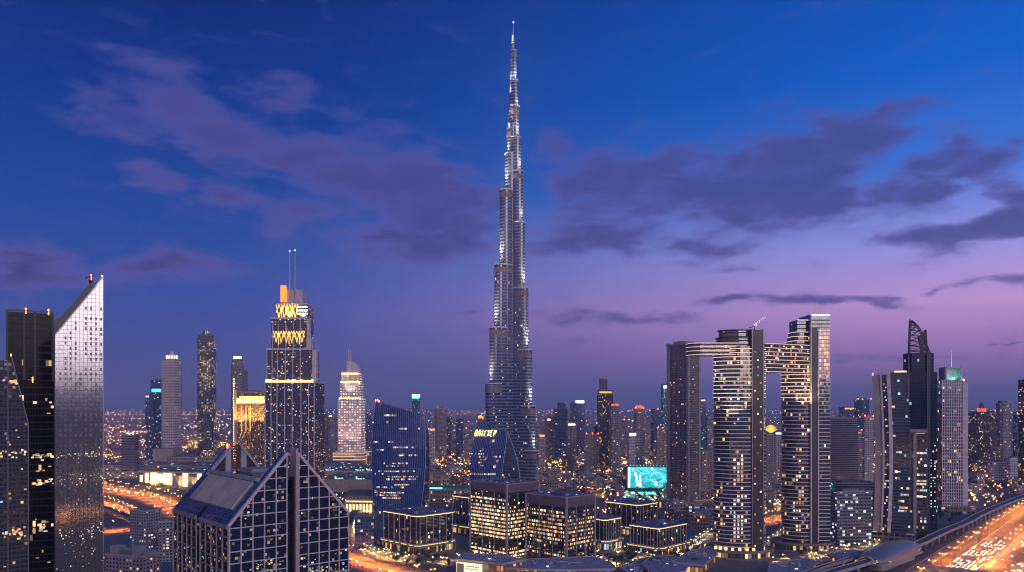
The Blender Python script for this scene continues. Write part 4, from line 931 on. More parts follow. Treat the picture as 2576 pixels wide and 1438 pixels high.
    for (xl,xr,y,Y,s_,sh,lb,kw) in (
      (1094,1124,1026,2250,'grey','round','rounded dark grey tower between the two sail towers',dict(crown=cr_block(.6,6))),
      (1124,1136,1048,2350,'dark','rect','thin dark tower right beside the rounded grey tower',dict()),
      (1146,1166,1053,2100,'blue','round','dark blue rounded tower just left of the shorter sail tower',dict()),
      (1166,1180,1078,2200,'grey','rect','stubby grey block left of the shorter sail tower sign',dict(red=1)),
      (1080,1095,1076,1900,'white','rect','pale block with an orange top right of the taller sail tower',dict(lit=(1,4,AMB,.9))),
      (1346,1357,1068,2000,'grey','rect','low grey tower touching the right edge of the spire tower',dict()),
      (1356,1370,1038,2400,'grey','rect','faint tall grey tower right of the spire tower',dict()),
      (1369,1393,1050,2150,'beige','rect','dusky tower with a small lit sign under its roof, second right of the spire tower',dict(lit=(2,5,WARM,.3))),
      (1356,1372,1092,1900,'white','rect','short pale tower with an amber-lit roof close to the spire tower',dict(lit=(0,5,AMB,.8))),
      (1393,1427,1027,2100,'blue','rect','blue grey tower with a square crown block in the right-hand far cluster',dict(crown=cr_block(.6,17,None,.08),ratio=.7)),
      (1425,1452,1062,1820,'grey','rect','grey tower with two small glowing roof signs before the cluster',dict(lit=(2,4,WARM,.7))),
      (1433,1471,1014,2150,'blue','rect','broad blue tower with a bright white roof sign in the far cluster',dict(crown=cr_block(.55,9,glow('white roof sign',(255,240,210),2.4),.2))),
      (1473,1507,1092,1720,'beige','rect','wide beige grey tower with red roof lights and dark vertical stripes',dict(red=3,fins=4)),
      (1492,1514,1074,1950,'dark','rect','dark tower wedged between the red-lit beige tower and the open-crowned tower',dict()),
      (1504,1540,981,1900,'dark','rect','tallest tower of the far cluster, with an open slab crown and thin spire',dict(fins=4,tiers=((.94,990),),mast=(.36,934),lit=(2,4,AMB,.9))),
      (1533,1561,1024,1650,'grey','cham','pale grey tower with a stepped red-glowing crown in front of the open-crowned tower',dict(tiers=((.8,1020),),crown=cr_lantern(16,REDC,.8),fins=0,red=2)),
      (1560,1579,1056,2350,'grey','rect','distant dim tower between the two red-crowned towers',dict(red=1)),
      (1578,1601,1088,1750,'white','rect','pale tower with a yellow-lit top storey before the media screen',dict(lit=(0,6,WARM,.9))),
      (1595,1621,1027,1750,'grey','cham','slim grey tower with a domed red crown above the media screen',dict(tiers=((.82,1030),),crown=cr_lantern(15,REDC,.7),red=2)),
      (1620,1639,1063,2400,'beige','rect','faint beige tower behind the red-domed tower',dict()),
      (1638,1666,1030,2000,'blue','rect','dark blue tower left of the grid-fronted tower',dict(red=1)),
      (1664,1683,966,2150,'teal','rect','tall teal tower with a lit top and red mast left of the grid-fronted tower',dict(mast=(.1,935),lit=(2,8,glow('white top sign',(200,245,255),2.6),.8))),
      (1652,1681,1078,1700,'beige','rect','beige tower with red roof lights standing low beside the grid-fronted tower',dict(red=3)),
      (1761,1774,1003,1950,'teal','rect','thin teal tower peeping past the right edge of the grid-fronted tower',dict(lit=(1,3,COOLW,.8))),
      (1774,1796,1048,2300,'grey','rect','dim distant tower seen left of the middle curved tower',dict()),
      (1764,1796,1134,1380,'beige','rect','squat grey beige tower with piers in the left gap of the twin towers',dict(fins=3)),
      (1926,1950,1092,1550,'grey','rect','grey tower in the gap of the twin towers, left one',dict(fins=3)),
      (1948,1969,1086,1600,'white','rect','pale tower under a glowing roof in the gap of the twin towers, right one',dict(lit=(0,4,glow('pale green roof light',(215,245,215),1.6),.9))),
      (2088,2156,1051,1500,'slab','rect','wide dark blue slab block right of the twin towers',dict(ratio=.35)),
      (2115,2147,1024,2200,'blue','rect','blue tower with an orange-lit roof behind the wide slab block',dict(lit=(0,4,AMB,.9))),
      (2150,2187,1005,1850,'blue','round','dark rounded tower with red roof lights left of the concave white-ribbed tower',dict(red=2,crown=cr_block(.6,6))),
      (2156,2176,1083,1520,'grey','rect','grey tower with one red light between slab block and balcony tower',dict(red=1)),
      (2172,2197,1048,1420,'white','rect','white balcony tower with cool lights touching the concave tower',dict(red=2)),
      (2445,2496,1040,1900,'dark','rect','broad dark tower with a stepped red-lit crown at the right',dict(tiers=((.75,1035),),crown=cr_lantern(28,REDC,.6),red=2)),
      (2494,2527,1034,2250,'blue','rect','blue tower behind the stepped red-lit crown tower',dict(red=2)),
      (2509,2542,1013,2000,'grey','cham','grey tower with a small cap in the right-hand group',dict(crown=cr_block(.6,7))),
      (2541,2556,1058,2300,'beige','rect','small dusky tower second from the right edge',dict(red=1)),
      (2553,2580,1036,1800,'blue','rect','blue block with a lit parapet near the right edge',dict(lit=(0,2,WARM,.9))),
      (2569,2606,955,1500,'dark','rect','dark tower cut by the right edge of the view, red light on top',dict(red=1)),
      (2490,2527,1162,1560,'white','rect','white low apartment slab with cyan lights before the right-hand group',dict(ratio=.5,lit=None)),
      (2530,2570,1152,1620,'white','rect','second white apartment slab right of the cyan-lit one',dict(ratio=.5)),
      (1216,1238,1100,2450,'grey','rect','faint grey tower hidden behind the foot of the spire tower',dict()),
      ):
        kw = dict(kw); ratio = kw.pop('ratio', .85); T(lb, xl, xr, y, Y, s_, random.uniform(-.2,.2), ratio, sh, **kw)
    # open slab crown of the tallest cluster tower
    Y = 1900.0; t = [o for o in COL.objects if o.get('label', '').startswith('tallest tower of the far cluster')][0]
    k = Y/F; b = MB(); z0 = PZ(981, Y); w = 34*k
    for i in range(6): b.box(-w*.42+i*w*.11, -w*.42+i*w*.11+1.6, -8, 8, z0, PZ(948+i*.8, Y))
    b.box(-w*.42, w*.2, 5, 7, z0, PZ(952, Y)); b.build('open_crown', [plain('crown slab', (.25,.22,.25), .5)], t)
    # golden leaf-shaped light on the tower in the gap
    t = [o for o in COL.objects if 'in the gap of the twin towers, left one' in o.get('label', '')][0]
    b = MB(); z0 = PZ(1090, 1550)
    for i in range(9): a = R(-75+150*i/8); b.beam((0,-4,z0+2), (12*math.sin(a),-4,z0+6+12*math.cos(a)), 2.2, 1.2)
    b.build('leaf_crown', [glow('leaf amber light', (255,195,80), 1.3)], t)
skyline()

# ------------------------------------------------------------------ grid-fronted tower left of the twin towers
def gridtower():
    Y = 1190.0; C = (PX(1731, Y), Y); ang = math.atan2(.62, .78)
    t = thing('apartment_tower', 'grid-fronted apartment tower with pale corner pillars, left of the twin towers', 'tower', (C[0], C[1], 0), ang)
    zt = PZ(866, Y); wl, wr = 40.0, 28.0
    m = facade('apartment grid', 2.5, 3.7, (.25,.22,.23), (.02,.022,.03), .62, .55, .045, 1.0, seed=71, patch=.5, rowvar=.8)
    b = MB(); b.prism([(0,0),(wr,0),(wr,wl),(0,wl)], 0, zt, 0, 1); b.build('tower_body', [m, ROOFM], t)
    pm = plain('dusky pillar stone', (.33,.28,.28), .6); b = MB()
    b.box(-1.2, 2.6, -1.2, 2.6, 0, zt+3); b.box(wr-3, wr+1, -1, 3, 0, zt-1); b.box(-1, 2.0, wl-3.5, wl+1.2, 0, zt+4.5); b.build('corner_pillars', [pm], t)
    b = MB(); Q = [(-2,-2),(wr,-1.5),(wr,wl),(-2.6,wl+2)]; b.prism(Q, zt+.02, zt+2.6); b.box(4, wr-3, 8, wl-8, zt+2.62, zt+7); b.build('roof_cap', [pm], t)
    b = MB(); z = 7.4
    while z < zt-3: b.box(-.5, .02, 2.7, wl-3.6, z-.3, z+.35); b.box(2.7, wr-3.1, -.5, .02, z-.3, z+.35); z += 3.7
    b.build('balcony_edges', [plain('dusky balcony edge', (.23,.2,.21), .6)], t)
    cs = wall_cands((0,wl-4),(0,3),20,zt-4,2.5,3.7,1.4,1.7,.035,off=.06)+wall_cands((3,0),(wr-3,0),20,zt-4,2.5,3.7,1.4,1.7,.05,off=.06); windows(t, cs, 100)
    b = MB(); b.box(-14, 52, -10, wl+14, 0, 17); b.build('podium', [facade('podium lit wall', 5, 17, (.32,.28,.24), (.1,.08,.05), .8, .5, .5, .6, seed=72, pc=0), ROOFM], t)
gridtower()

# ------------------------------------------------------------------ right-hand foreground towers
def plane(xc, Y, rz):
    X0 = PX(xc, Y); c, s_ = math.cos(rz), math.sin(rz)
    def W(xd): u = (xd-CX)/F; return (u*Y-X0)/(c-u*s_)
    def Z(yd, xd=xc): return PZ(yd, Y+W(xd)*s_)
    return X0, W, Z
def right_towers():
    # concave tower with white ribs
    Y = 926.0; rz = R(-28); X0, W, Z_ = plane(2194, Y, rz); t = thing('office_tower', 'beige tower with a concave glass strip and two pale curved ribs', 'tower', (X0, Y, 0), rz)
    Z = lambda y: Z_(y, 2240); zt = Z_(941, 2205); z0 = 0
    def bow(x, z, a=3.2): return x+a*math.sin(math.pi*max(0, min(1, z/zt)))*1.0
    def strip(b, xa, xb, y, yb, n=16, z1=zt, bowa=3.2, mat=0):
        for i in range(n):
            za, zb = z1*i/n, z1*(i+1)/n
            p = [(bow(xa,za,bowa),y,za),(bow(xb,za,bowa),y,za),(bow(xb,zb,bowa),y,zb),(bow(xa,zb,bowa),y,zb)]
            b.face(p, [(xa,za),(xb,za),(xb,zb),(xa,zb)], mat)
            for (u, v) in (((xa),(xa)),): 
                q = [(bow(xa,za,bowa),yb,za),(bow(xa,za,bowa),y,za),(bow(xa,zb,bowa),y,zb),(bow(xa,zb,bowa),yb,zb)]; b.face(q, [(y,za),(yb,za),(yb,zb),(y,zb)], mat)
                q = [(bow(xb,za,bowa),y,za),(bow(xb,za,bowa),yb,za),(bow(xb,zb,bowa),yb,zb),(bow(xb,zb,bowa),y,zb)]; b.face(q, [(y,za),(yb,za),(yb,zb),(y,zb)], mat)
        p = [(bow(xa,z1,bowa),y,z1),(bow(xb,z1,bowa),y,z1),(bow(xb,z1,bowa),yb,z1),(bow(xa,z1,bowa),yb,z1)]; b.face(p, None, mat)
    taupe = plain('taupe cladding', (.33,.28,.27), .6, nscale=.05); rib = plain('pale curved rib', (.6,.54,.52), .5)
    b = MB(); strip(b, W(2194), W(2216), 0, 30); b.build('side_wall', [taupe], t); cs = [(bow(W(random.uniform(2197,2210)), z_), -.06, z_, 0, .7, .8) for z_ in [random.uniform(20, 200) for _ in range(16)]]; windows(t, cs, 30)
    b = MB(); strip(b, W(2216), W(2231), 3.0, 29); b.build('glass_strip', [facade('concave strip glass', 2, 3.8, (.03,.04,.06), (.012,.02,.04), .9, .8, .04, 1.2, ior=2.3, seed=81)], t)
    b = MB(); strip(b, W(2213), W(2217.5), -1.2, 6, z1=zt+1); strip(b, W(2230), W(2239), -1.6, 8, z1=zt+9); b.build('curved_rib', [rib], t)
    b = MB(); strip(b, W(2238), W(2282), 1.5, 32, z1=Z(936), bowa=3.2); b.build('glass_wing', [facade('wing office glass', 2.2, 3.8, (.09,.10,.12), (.02,.035,.06), .94, .66, .035, 1.3, cool=(170,235,245), pc=.6, ior=2.3, rough=.08, seed=82, tilt=.02)], t)
    b = MB(); b.box(W(2238)+.2, W(2281), 1.2, 31, Z(936)+.02, Z(932)); b.build('roof_block', [plain('beige roof block', (.36,.33,.31), .6)], t)
    b = MB(); b.box(W(2250), W(2280), .8, 1.18, Z(936)+.6, Z(936)+2.0); b.build('roof_strip_light', [WARM], t)
    beacon(t, W(2196), 0, zt+1.5, .6)
    cs = []
    for y_, xa, xb, p in ((1192,2247,2258,.9),(1205,2247,2258,.9),(1231,2262,2277,.9),(1249,2262,2277,.8),(1262,2258,2275,.8),(1275,2245,2279,.9),(1283,2258,2276,.6),(1022,2243,2256,.5),(1095,2243,2275,.4),(1142,2250,2262,.4)):
        z = round(Z(y_)/3.8)*3.8+1.9; x = W(xa)
        while x < W(xb):
            if random.random() < p: cs.append((bow(x, z), 1.42, z, 0, 2.9, 2.3))
            x += 3.1
    for _ in range(26): z = round(random.uniform(20, 190)/3.8)*3.8+1.9; cs.append((bow(W(random.uniform(2219,2228)), z), 2.9, z, 0, 1.6, 1.6))
    windows(t, cs, 100, weights=[.15,.1,.3,.4,.05])
    b = MB(); b.box(-6, W(2300), -8, 40, 0, 14); b.build('podium', [facade('taupe podium', 6, 5, (.16,.14,.14), (.04,.035,.03), .8, .5, .2, 1, seed=83), ROOFM], t)
    # small tower in front of the dark crowned one
    Y = 960.0; k = Y/F; t = thing('office_tower', 'short grey tower with a pale central rib and white-lit floors, before the dark crowned tower', 'tower', (PX(2308,Y), Y, 0), R(-27)); zt = PZ(1086, Y); w = 42*k
    b = MB(); b.box(-w/2, w/2, 0, 24, 0, zt); b.build('tower_body', [facade('short tower glass', 2.2, 3.8, (.10,.10,.12), (.02,.03,.05), .9, .66, .08, 1.4, pc=.4, ior=2.2, seed=84), ROOFM], t)
    b = MB(); b.box(-w/2-.4, w/2+.4, -.6, 24.4, zt+.02, zt+3.5); b.box(-w/2+w*.28, -w/2+w*.45, -1.2, 3, 0, zt-2); b.build('rib_and_cap', [plain('grey rib', (.33,.31,.32), .6)], t)
    cs = []
    for y_ in (1140,1195,1208,1222,1238,1247): 
        z = round(PZ(y_, Y)/3.8)*3.8+1.9
        for i in range(3): cs.append((w*.04+i*3.6, -.06, z, 0, 3.2, 2.2))
    windows(t, cs, 40, weights=[.2,.1,.4,.3,0]); b = MB(); b.box(-w*.1, w*.4, -.9, -.62, zt-1.5, zt-.8); b.build('sign_strip', [glow('orange sign strip', (255,120,60), 1.2)], t)
    # dark tower with a pierced crown
    Y = 1023.0; k = Y/F; t = thing('office_tower', 'near-black tower topped by two pierced horn-like crown fins, beside the concave tower', 'tower', (PX(2324,Y), Y+14, 0), R(-6))
    W = lambda x: (x-2324)*k; Z = lambda y: PZ(y, Y); dkb = facade('near black glass', 2.4, 3.8, (.006,.010,.030), (.004,.009,.034), .94, .85, .012, 1.0, ior=1.22, rough=.06, seed=85, cool=(160,230,255), pc=.5)
    b = MB(); b.prism(cham(W(2362)-W(2285), 26, 4), 0, Z(934)); b.prism(cham(W(2356)-W(2292), 22, 4), Z(934), Z(886)); b.build('tower_body', [dkb], t)
    b = MB()
    for x in (2291, 2336, 2340): b.box(W(x)-.7, W(x)+.7, -13.9, -12.9, 0, Z(890))
    b.build('edge_fins', [plain('dark blue fin', (.05,.055,.09), .4)], t)
    def horn(lf, rg, y0, y1, n_=13):
        b = MB()
        def edge(P, f):
            f = f*(len(P)-1); i = min(len(P)-2, int(f)); g = f-i; return (W(P[i][0]+(P[i+1][0]-P[i][0])*g), Z(P[i][1]+(P[i+1][1]-P[i][1])*g))
        for i in range(n_):
            f, g = i/n_, (i+1)/n_; l0, l1, r0, r1 = edge(lf, f), edge(lf, g), edge(rg, f), edge(rg, g)
            for yy in (y0, y1):
                b.beam((l0[0],yy,l0[1]), (l1[0],yy,l1[1]), 1.3, 1.1); b.beam((r0[0],yy,r0[1]), (r1[0],yy,r1[1]), 1.5, 1.1); b.beam((l0[0],yy,l0[1]), (r0[0],yy,r0[1]), .6)
                a, c = (l0, r1) if i % 2 else (r0, l1); b.beam((a[0],yy,a[1]), (c[0],yy,c[1]), .8)
            b.beam((l0[0],y0,l0[1]), (l0[0],y1,l0[1]), .7); b.beam((r0[0],y0,r0[1]), (r0[0],y1,r0[1]), .7)
        return b.build('pierced_horn', [plain('black crown steel', (.02,.02,.03), .5)], t)
    horn([(2297,886),(2298,845),(2300,803)], [(2346,886),(2337,862),(2328,838),(2318,818),(2302,803)], -9, -4); horn([(2336,886),(2333,862),(2328,842)], [(2347,886),(2346,856),(2344,825)], 2, 7, 8)
    b = MB(); pr = None
    for i in range(6): 
        a = R(200-150*i/5); q = (W(2300.5)+1.6*math.cos(a), -6.5, Z(801.5)+1.6*math.sin(a))
        if pr: b.beam(pr, q, .8)
        pr = q
    b.beam((W(2299),-6.5,Z(804)), (W(2299.5),-6.5,Z(801)), .9); b.build('crown_hook', [DARKM], t)
    cs = []
    for _ in range(34): z = random.uniform(15, 110); cs.append((W(random.choice((2345,2350,2354))), -13.2, round(z/3.8)*3.8, 0, 1.6, 1.7))
    windows(t, cs, 40, weights=[.3,.2,.2,.3,0])
    # light grid tower with teal-lit top
    Y = 1180.0; k = Y/F; t = thing('office_tower', 'pale gridded tower with a teal-lit square crown and thin mast', 'tower', (PX(2402,Y), Y, 0), R(-8))
    zt = PZ(955, Y); w = 59*k; d = 30.0
    gm = plain('pale grid stone', (.5,.46,.48), .6); b = MB(); b.box(-w/2, w/2, 0, d, 0, zt); b.build('tower_body', [facade('grid tower glass', 4.2, 4.0, (.05,.05,.06), (.02,.028,.045), .95, .95, .05, 1.6, ior=2.1, seed=86)], t)
    b = MB(); n = 9
    for i in range(n+1): x = -w/2+(w-6.5)*i/n; b.box(x-.55, x+.55, -.8, .05, 0, zt+.5)
    z = 6.0
    while z < zt-1: b.box(-w/2+.56, w/2-7.2, -.6, .04, z-.5, z+.6); z += 5.0
    b.box(w/2-6.4, w/2+.5, -1.0, d, 0, zt-4); b.build('stone_grid', [gm], t)
    b = MB(); z = 8.0
    while z < zt-8: b.box(w/2+.5, w/2+1.6, 2, d-2, z-.4, z+1.1); z += 5.0
    b.build('balconies', [gm], t)
    b = MB(); z1 = PZ(921, Y)
    for x0, x1 in ((-w*.36,-w*.30),(w*.24,w*.30)): b.box(x0, x1, 1, d-4, zt+.02, z1)
    b.box(-w*.36, w*.3, 7, d-4, zt+.01, z1-1.5); b.box(-w*.36, w*.3, 1, d-4, z1-1.5, z1-.02); b.build('square_crown', [gm], t)
    b = MB(); b.cone(-w*.03, 10, z1, PZ(879, Y), .8, .3, 6); b.build('mast', [STEEL], t)
    b = MB(); b.ball(-w*.03, 3, zt+3, 1.6); b.build('teal_lamp', [glow('teal lamp', (70,255,215), 14)], t)
    spot(t, 'crown_light', (-w*.03, 1, zt+1.5), (-w*.03, 7, zt+12), 5000, 150, (70,255,215), .5)
    b = MB(); b.ball(w*.34, -1.5, zt+.8, 1.2); b.build('roof_lamp', [WHITE], t)
    for x in (w*.5,): beacon(t, x, 2, zt-2, .6)
    cs = wall_cands((-w/2,0),(w/2-7,0),20,zt-30,4.2,5.0,2.2,1.7,.1,off=.08); windows(t, cs, 80, weights=[.3,.3,.3,.1,0])
    b = MB(); b.box(-w*.7, w*.75, -14, d+10, 0, 12); b.build('podium', [facade('grey podium', 6, 6, (.18,.17,.17), (.04,.035,.03), .8, .5, .15, 1, seed=87), ROOFM], t)
right_towers()

# ------------------------------------------------------------------ left foreground towers
def plane(xc, Y, rz):
    X0 = PX(xc, Y); c, s_ = math.cos(rz), math.sin(rz)
    def W(xd): u = (xd-CX)/F; return (u*Y-X0)/(c-u*s_)
    def Z(yd, xd=xc): return PZ(yd, Y+W(xd)*s_)
    return X0, W, Z
def left_towers():
    Y = 330.0; rz = R(31); X0, W, Z = plane(200, Y, rz); t = thing('office_tower', 'mirrored glass tower with a steep slanted top and one knife-sharp upright edge', 'tower', (X0, Y, 0), rz)
    mir = facade('mirror curtain wall', 1.5, 1.7, (.035,.032,.035), (.04,.036,.048), .93, .93, 0, 1, ior=3.5, rough=.07, wrough=.3, seed=91, tilt=.003, gvar=.06)
    b = MB(); b.front([(W(139),0),(W(257),0),(W(259.5),Z(698,259)),(W(139),Z(842,139))], 0, 3); b.build('mirror_front', [mir], t)
    b = MB(); b.front([(W(137),0),(W(257),0),(W(259),Z(702,259)),(W(226),Z(712,226)),(W(156),Z(790,156)),(W(137),Z(802,137))], 3.05, 16.0+4); b.build('rear_slab', [plain('dark blue slab', (.035,.04,.055), .35)], t)
    b = MB(); b.beam((W(139)-.1,-.05,Z(842,139)+.15), (W(259.5),-.05,Z(698,259)+.25), .35, .5); b.beam((W(259.4),-.02,0), (W(259.6),-.02,Z(698,259)), .25, .4); b.build('edge_trim', [plain('edge trim metal', (.3,.28,.3), .35, .5)], t)
    b = MB(); cs = []
    cols = [W(152+i*12.8) for i in range(9)]
    for r in range(40):
        z = Z(760)-r*2.15
        for i, x in enumerate(cols):
            if z > Z(842,139)+(x-W(139))*(Z(698,259)-Z(842,139))/(W(259)-W(139))-3.0 or random.random() < .45 or (i in (0,4) and r < 14): continue
            b.box(x-.36, x+.36, -.05, .02, z-.62, z+.62)
    b.build('window_openings', [plain('dull window glass', (.15,.14,.16), .3, ior=1.5)], t)
    for _ in range(150):  # glowing flecks imitate bands of city lights mirrored in the glass
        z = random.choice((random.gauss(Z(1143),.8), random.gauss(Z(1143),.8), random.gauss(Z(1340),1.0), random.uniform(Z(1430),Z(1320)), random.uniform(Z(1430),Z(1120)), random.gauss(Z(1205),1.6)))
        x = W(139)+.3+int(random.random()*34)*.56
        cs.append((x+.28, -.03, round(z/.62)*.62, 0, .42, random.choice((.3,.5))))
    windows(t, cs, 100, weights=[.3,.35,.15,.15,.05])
    c = thing('cleaning_crane', 'small window-cleaning crane on the tip of the slanted mirror tower', 'crane', (PX(228,Y+14), Y+14, PZ(714, Y+14)), 0)
    b = MB(); b.box(-.55, .55, -.5, .5, 0, 1.6); b.beam((0,0,1.6), (0,0,3.0), .5); b.build('crane_base', [DARKM], c)
    b = MB(); b.beam((-2.2,0,2.6), (1.0,0,3.4), .35); b.beam((-2.2,0,2.6), (-2.2,0,2.0), .15); b.build('jib', [DARKM], c)
    beacon(c, .2, 0, 3.7, .3); beacon(t, W(257), 1, Z(697,257)+.6, .3)
    # black slab tower behind it
    Y = 400.0; rz = R(33); X0, W, Z = plane(75, Y, rz); t = thing('office_tower', 'flat-topped black tower with two red roof lights behind the slanted mirror tower', 'tower', (X0, Y, 0), rz); bk = facade('black glass', 1.3, 3.6, (.006,.006,.008), (.005,.0055,.009), .94, .8, .012, 1.0, ior=1.2, rough=.09, seed=92)
    b = MB(); b.prism([(W(17),0),(W(134),0),(W(134),24),(W(17),24)], Z(953), Z(785)); b.prism([(W(14),2),(W(142),2),(W(142),26),(W(14),26)], 0, Z(953)-.3); b.build('tower_body', [bk], t)
    b = MB()
    for x in (17.6, 61, 88, 133): b.box(W(x)-.5, W(x)+.5, -.4, .05, Z(953), Z(785)+.6)
    b.build('dark_ribs', [plain('black rib', (.010,.010,.012), .4)], t)
    b = MB(); b.box(W(50), W(142), .6, 2.1, Z(953)-.25, Z(953)+.5); b.build('ledge', [plain('ledge metal', (.2,.16,.15), .4)], t)
    b = MB(); b.box(W(14), W(134), -.5, .5, Z(785)+.62, Z(785)+1.2); 
    for i in range(14): x = W(22)+i*W(130)*.139*.9; b.beam((x,6,Z(785)), (x,6,Z(785)+2.2), .12)
    b.beam((W(22),6,Z(785)+2.2), (W(125),6,Z(785)+2.2), .14); b.build('roof_rail', [DARKM], t)
    for x in (65, 122): beacon(t, W(x), -.2, Z(785)+1.9, .42)
    beacon(t, W(82), -.1, Z(953)+1.0, .3)
    cs = []
    for _ in range(60): x = random.uniform(82, 136); y = random.choice((random.gauss(1147,3), random.gauss(1215,4), random.gauss(1323,8), random.uniform(980,1420))); cs.append((W(x), 1.94, Z(y), 0, random.choice((.9,1.8)), random.choice((.7,1.3))))
    windows(t, cs, 60, weights=[.4,.3,.05,.1,.15])
    # pointed tower cut by the left edge
    Y = 262.0; rz = R(35); X0, W, Z = plane(30, Y, rz); t = thing('office_tower', 'pointed dark tower with one sloping shoulder, nearest the slanted mirror tower', 'tower', (X0, Y, 0), rz)
    g = facade('pointed tower glass', 1.15, 1.55, (.03,.034,.05), (.012,.016,.03), .7, .66, .03, 1.0, ior=1.8, rough=.08, seed=93, tilt=.03)
    b = MB(); b.front([(W(-70),0),(W(71),0),(W(71),Z(1065)),(W(28),Z(894)),(W(20),Z(905)),(W(-70),Z(905))], 0, 22); b.build('tower_body', [g], t)
    b = MB(); b.beam((W(71),-.1,Z(1065)), (W(28),-.1,Z(893)), .35, .5); b.beam((W(71),-.1,0), (W(71),-.1,Z(1065)), .35, .5); b.beam((W(20),-.1,Z(908)), (W(20),-.1,0), .3, .4); b.build('edge_trim', [plain('blue edge trim', (.12,.13,.17), .4)], t)
    b = MB()
    for r in range(46): z = Z(930)-r*1.55; b.box(W(-60), min(W(69), W(28)+(Z(893)-z)*(W(71)-W(28))/(Z(893)-Z(1065))-.3), -.12, .02, z-.12, z+.12)
    b.build('floor_edges', [plain('blue grey floor edge', (.05,.055,.075), .5)], t)
    cs = []
    for _ in range(70): y = random.choice((random.gauss(958,3), random.gauss(1140,6), random.gauss(1340,6), random.uniform(960,1430))); z = Z(y); cs.append((min(W(random.uniform(0,66)), W(28)+(Z(893)-z)*.25-.8), -.04, z, 0, .7, .6))
    windows(t, cs, 60, weights=[.4,.25,.05,.2,.1]); beacon(t, W(28), .5, Z(893)+.5, .16)
left_towers()

# ------------------------------------------------------------------ ground, water, roads
def structure(o): o['kind'] = 'structure'; return o
def stuff(o): o['kind'] = 'stuff'; return o
gm = bpy.data.materials.new('city ground'); gm.use_nodes = True; t_ = gm.node_tree; b_ = t_.nodes['Principled BSDF']; b_.inputs['Roughness'].default_value = .85
tcx = N(t_, 'ShaderNodeTexCoord')
def gn(scale, kind='ShaderNodeTexNoise', **kw):
    n = N(t_, kind); n.inputs['Scale'].default_value = scale
    for k_, v_ in kw.items(): n.inputs[k_].default_value = v_
    t_.links.new(tcx.outputs['Object'], n.inputs['Vector']); return n
vo = gn(.011, 'ShaderNodeTexVoronoi'); n1 = gn(.004, Detail=6.0); n2 = gn(.25, Detail=8.0)
c1 = RAMP(t_, n1.outputs['Fac'], [(.35, (.09,.09,.09,1)), (.5, (.2,.17,.14,1)), (.65, (.12,.125,.10,1))])
vs = N(t_, 'ShaderNodeSeparateXYZ'); t_.links.new(vo.outputs['Color'], vs.inputs[0])
c2 = MIX(t_, .45, c1, RAMP(t_, vs.outputs[0], [(.2, (.07,.07,.075,1)), (.6, (.24,.21,.18,1)), (.9, (.10,.12,.085,1))]))
c3 = MIX(t_, .35, c2, RAMP(t_, n2.outputs['Fac'], [(.3, (.06,.06,.06,1)), (.7, (.22,.20,.18,1))]))
t_.links.new(c3, b_.inputs['Base Color'])
me = bpy.data.meshes.new('ground'); s_ = 46000.0
me.from_pydata([(-s_,-s_,0),(s_,-s_,0),(s_,s_,0),(-s_,s_,0)], [], [(0,1,2,3)]); me.materials.append(gm)
o = bpy.data.objects.new('ground', me); COL.objects.link(o); structure(o)
wm = plain('lake water', (.01,.06,.07), .08, ior=1.33, noise=0); b = MB()
b.face([(x,y,.05) for x, y in (GP(1345,1208),GP(1440,1222),GP(1590,1225),GP(1700,1215),GP(1690,1192),GP(1560,1186),GP(1440,1184),GP(1350,1190))]); structure(b.build('lake', [wm]))
asph = plain('asphalt', (.17,.16,.15), .75, nscale=.3, noise=.15); lane = plain('lane paint', (.75,.74,.7), .6, noise=0.05); kerbm = plain('kerb concrete', (.32,.31,.29), .8)
def offset(P, d):
    out = []
    for i in range(len(P)):
        a = P[max(0, i-1)]; c = P[min(len(P)-1, i+1)]; L = math.hypot(c[0]-a[0], c[1]-a[1]); out.append((P[i][0]-(c[1]-a[1])/L*d, P[i][1]+(c[0]-a[0])/L*d))
    return out
def resample(P, st):
    out = [P[0]]; acc = 0.0
    for a, c in zip(P, P[1:]):
        L = math.hypot(c[0]-a[0], c[1]-a[1]); u = st-acc
        while u <= L: out.append((a[0]+(c[0]-a[0])*u/L, a[1]+(c[1]-a[1])*u/L)); u += st
        acc = (acc+L) % st
    return out
def smooth(P, n=3):
    for _ in range(n):
        Q = [P[0]]
        for a, c in zip(P, P[1:]): Q += [(a[0]*.75+c[0]*.25, a[1]*.75+c[1]*.25), (a[0]*.25+c[0]*.75, a[1]*.25+c[1]*.75)]
        P = Q+[P[-1]]
    return P
def road(name, P, w, lanes=4, z=.1, median=0.0):
    b = MB(); A, B = offset(P, w/2), offset(P, -w/2)
    for i in range(len(P)-1): b.face([(*B[i],z),(*B[i+1],z),(*A[i+1],z),(*A[i],z)], None, 0)
    for d in (w/2-.4, -w/2+.4):
        C, D = offset(P, d+.12), offset(P, d-.12)
        for i in range(len(P)-1): b.face([(*D[i],z+.005),(*D[i+1],z+.005),(*C[i+1],z+.005),(*C[i],z+.005)], None, 1)
    for l in range(1, lanes):
        R_ = resample(offset(P, -w/2+w*l/lanes), 6.0)
        for i in range(0, len(R_)-1, 2):
            C, D = offset(R_[i:i+2], .1), offset(R_[i:i+2], -.1)
            b.face([(*D[0],z+.006),(*D[1],z+.006),(*C[1],z+.006),(*C[0],z+.006)], None, 1)
    for s in (1, -1):
        C, D = offset(P, s*(w/2+.02)), offset(P, s*(w/2+.35))
        for i in range(len(P)-1):
            q = [(*C[i],z-.08),(*C[i+1],z-.08),(*C[i+1],z+.13),(*C[i],z+.13)]; r = [(*C[i],z+.13),(*C[i+1],z+.13),(*D[i+1],z+.13),(*D[i],z+.13)]
            b.face(q if s < 0 else q[::-1], None, 2); b.face(r if s < 0 else r[::-1], None, 2)
    return structure(b.build(name, [asph, lane, kerbm]))
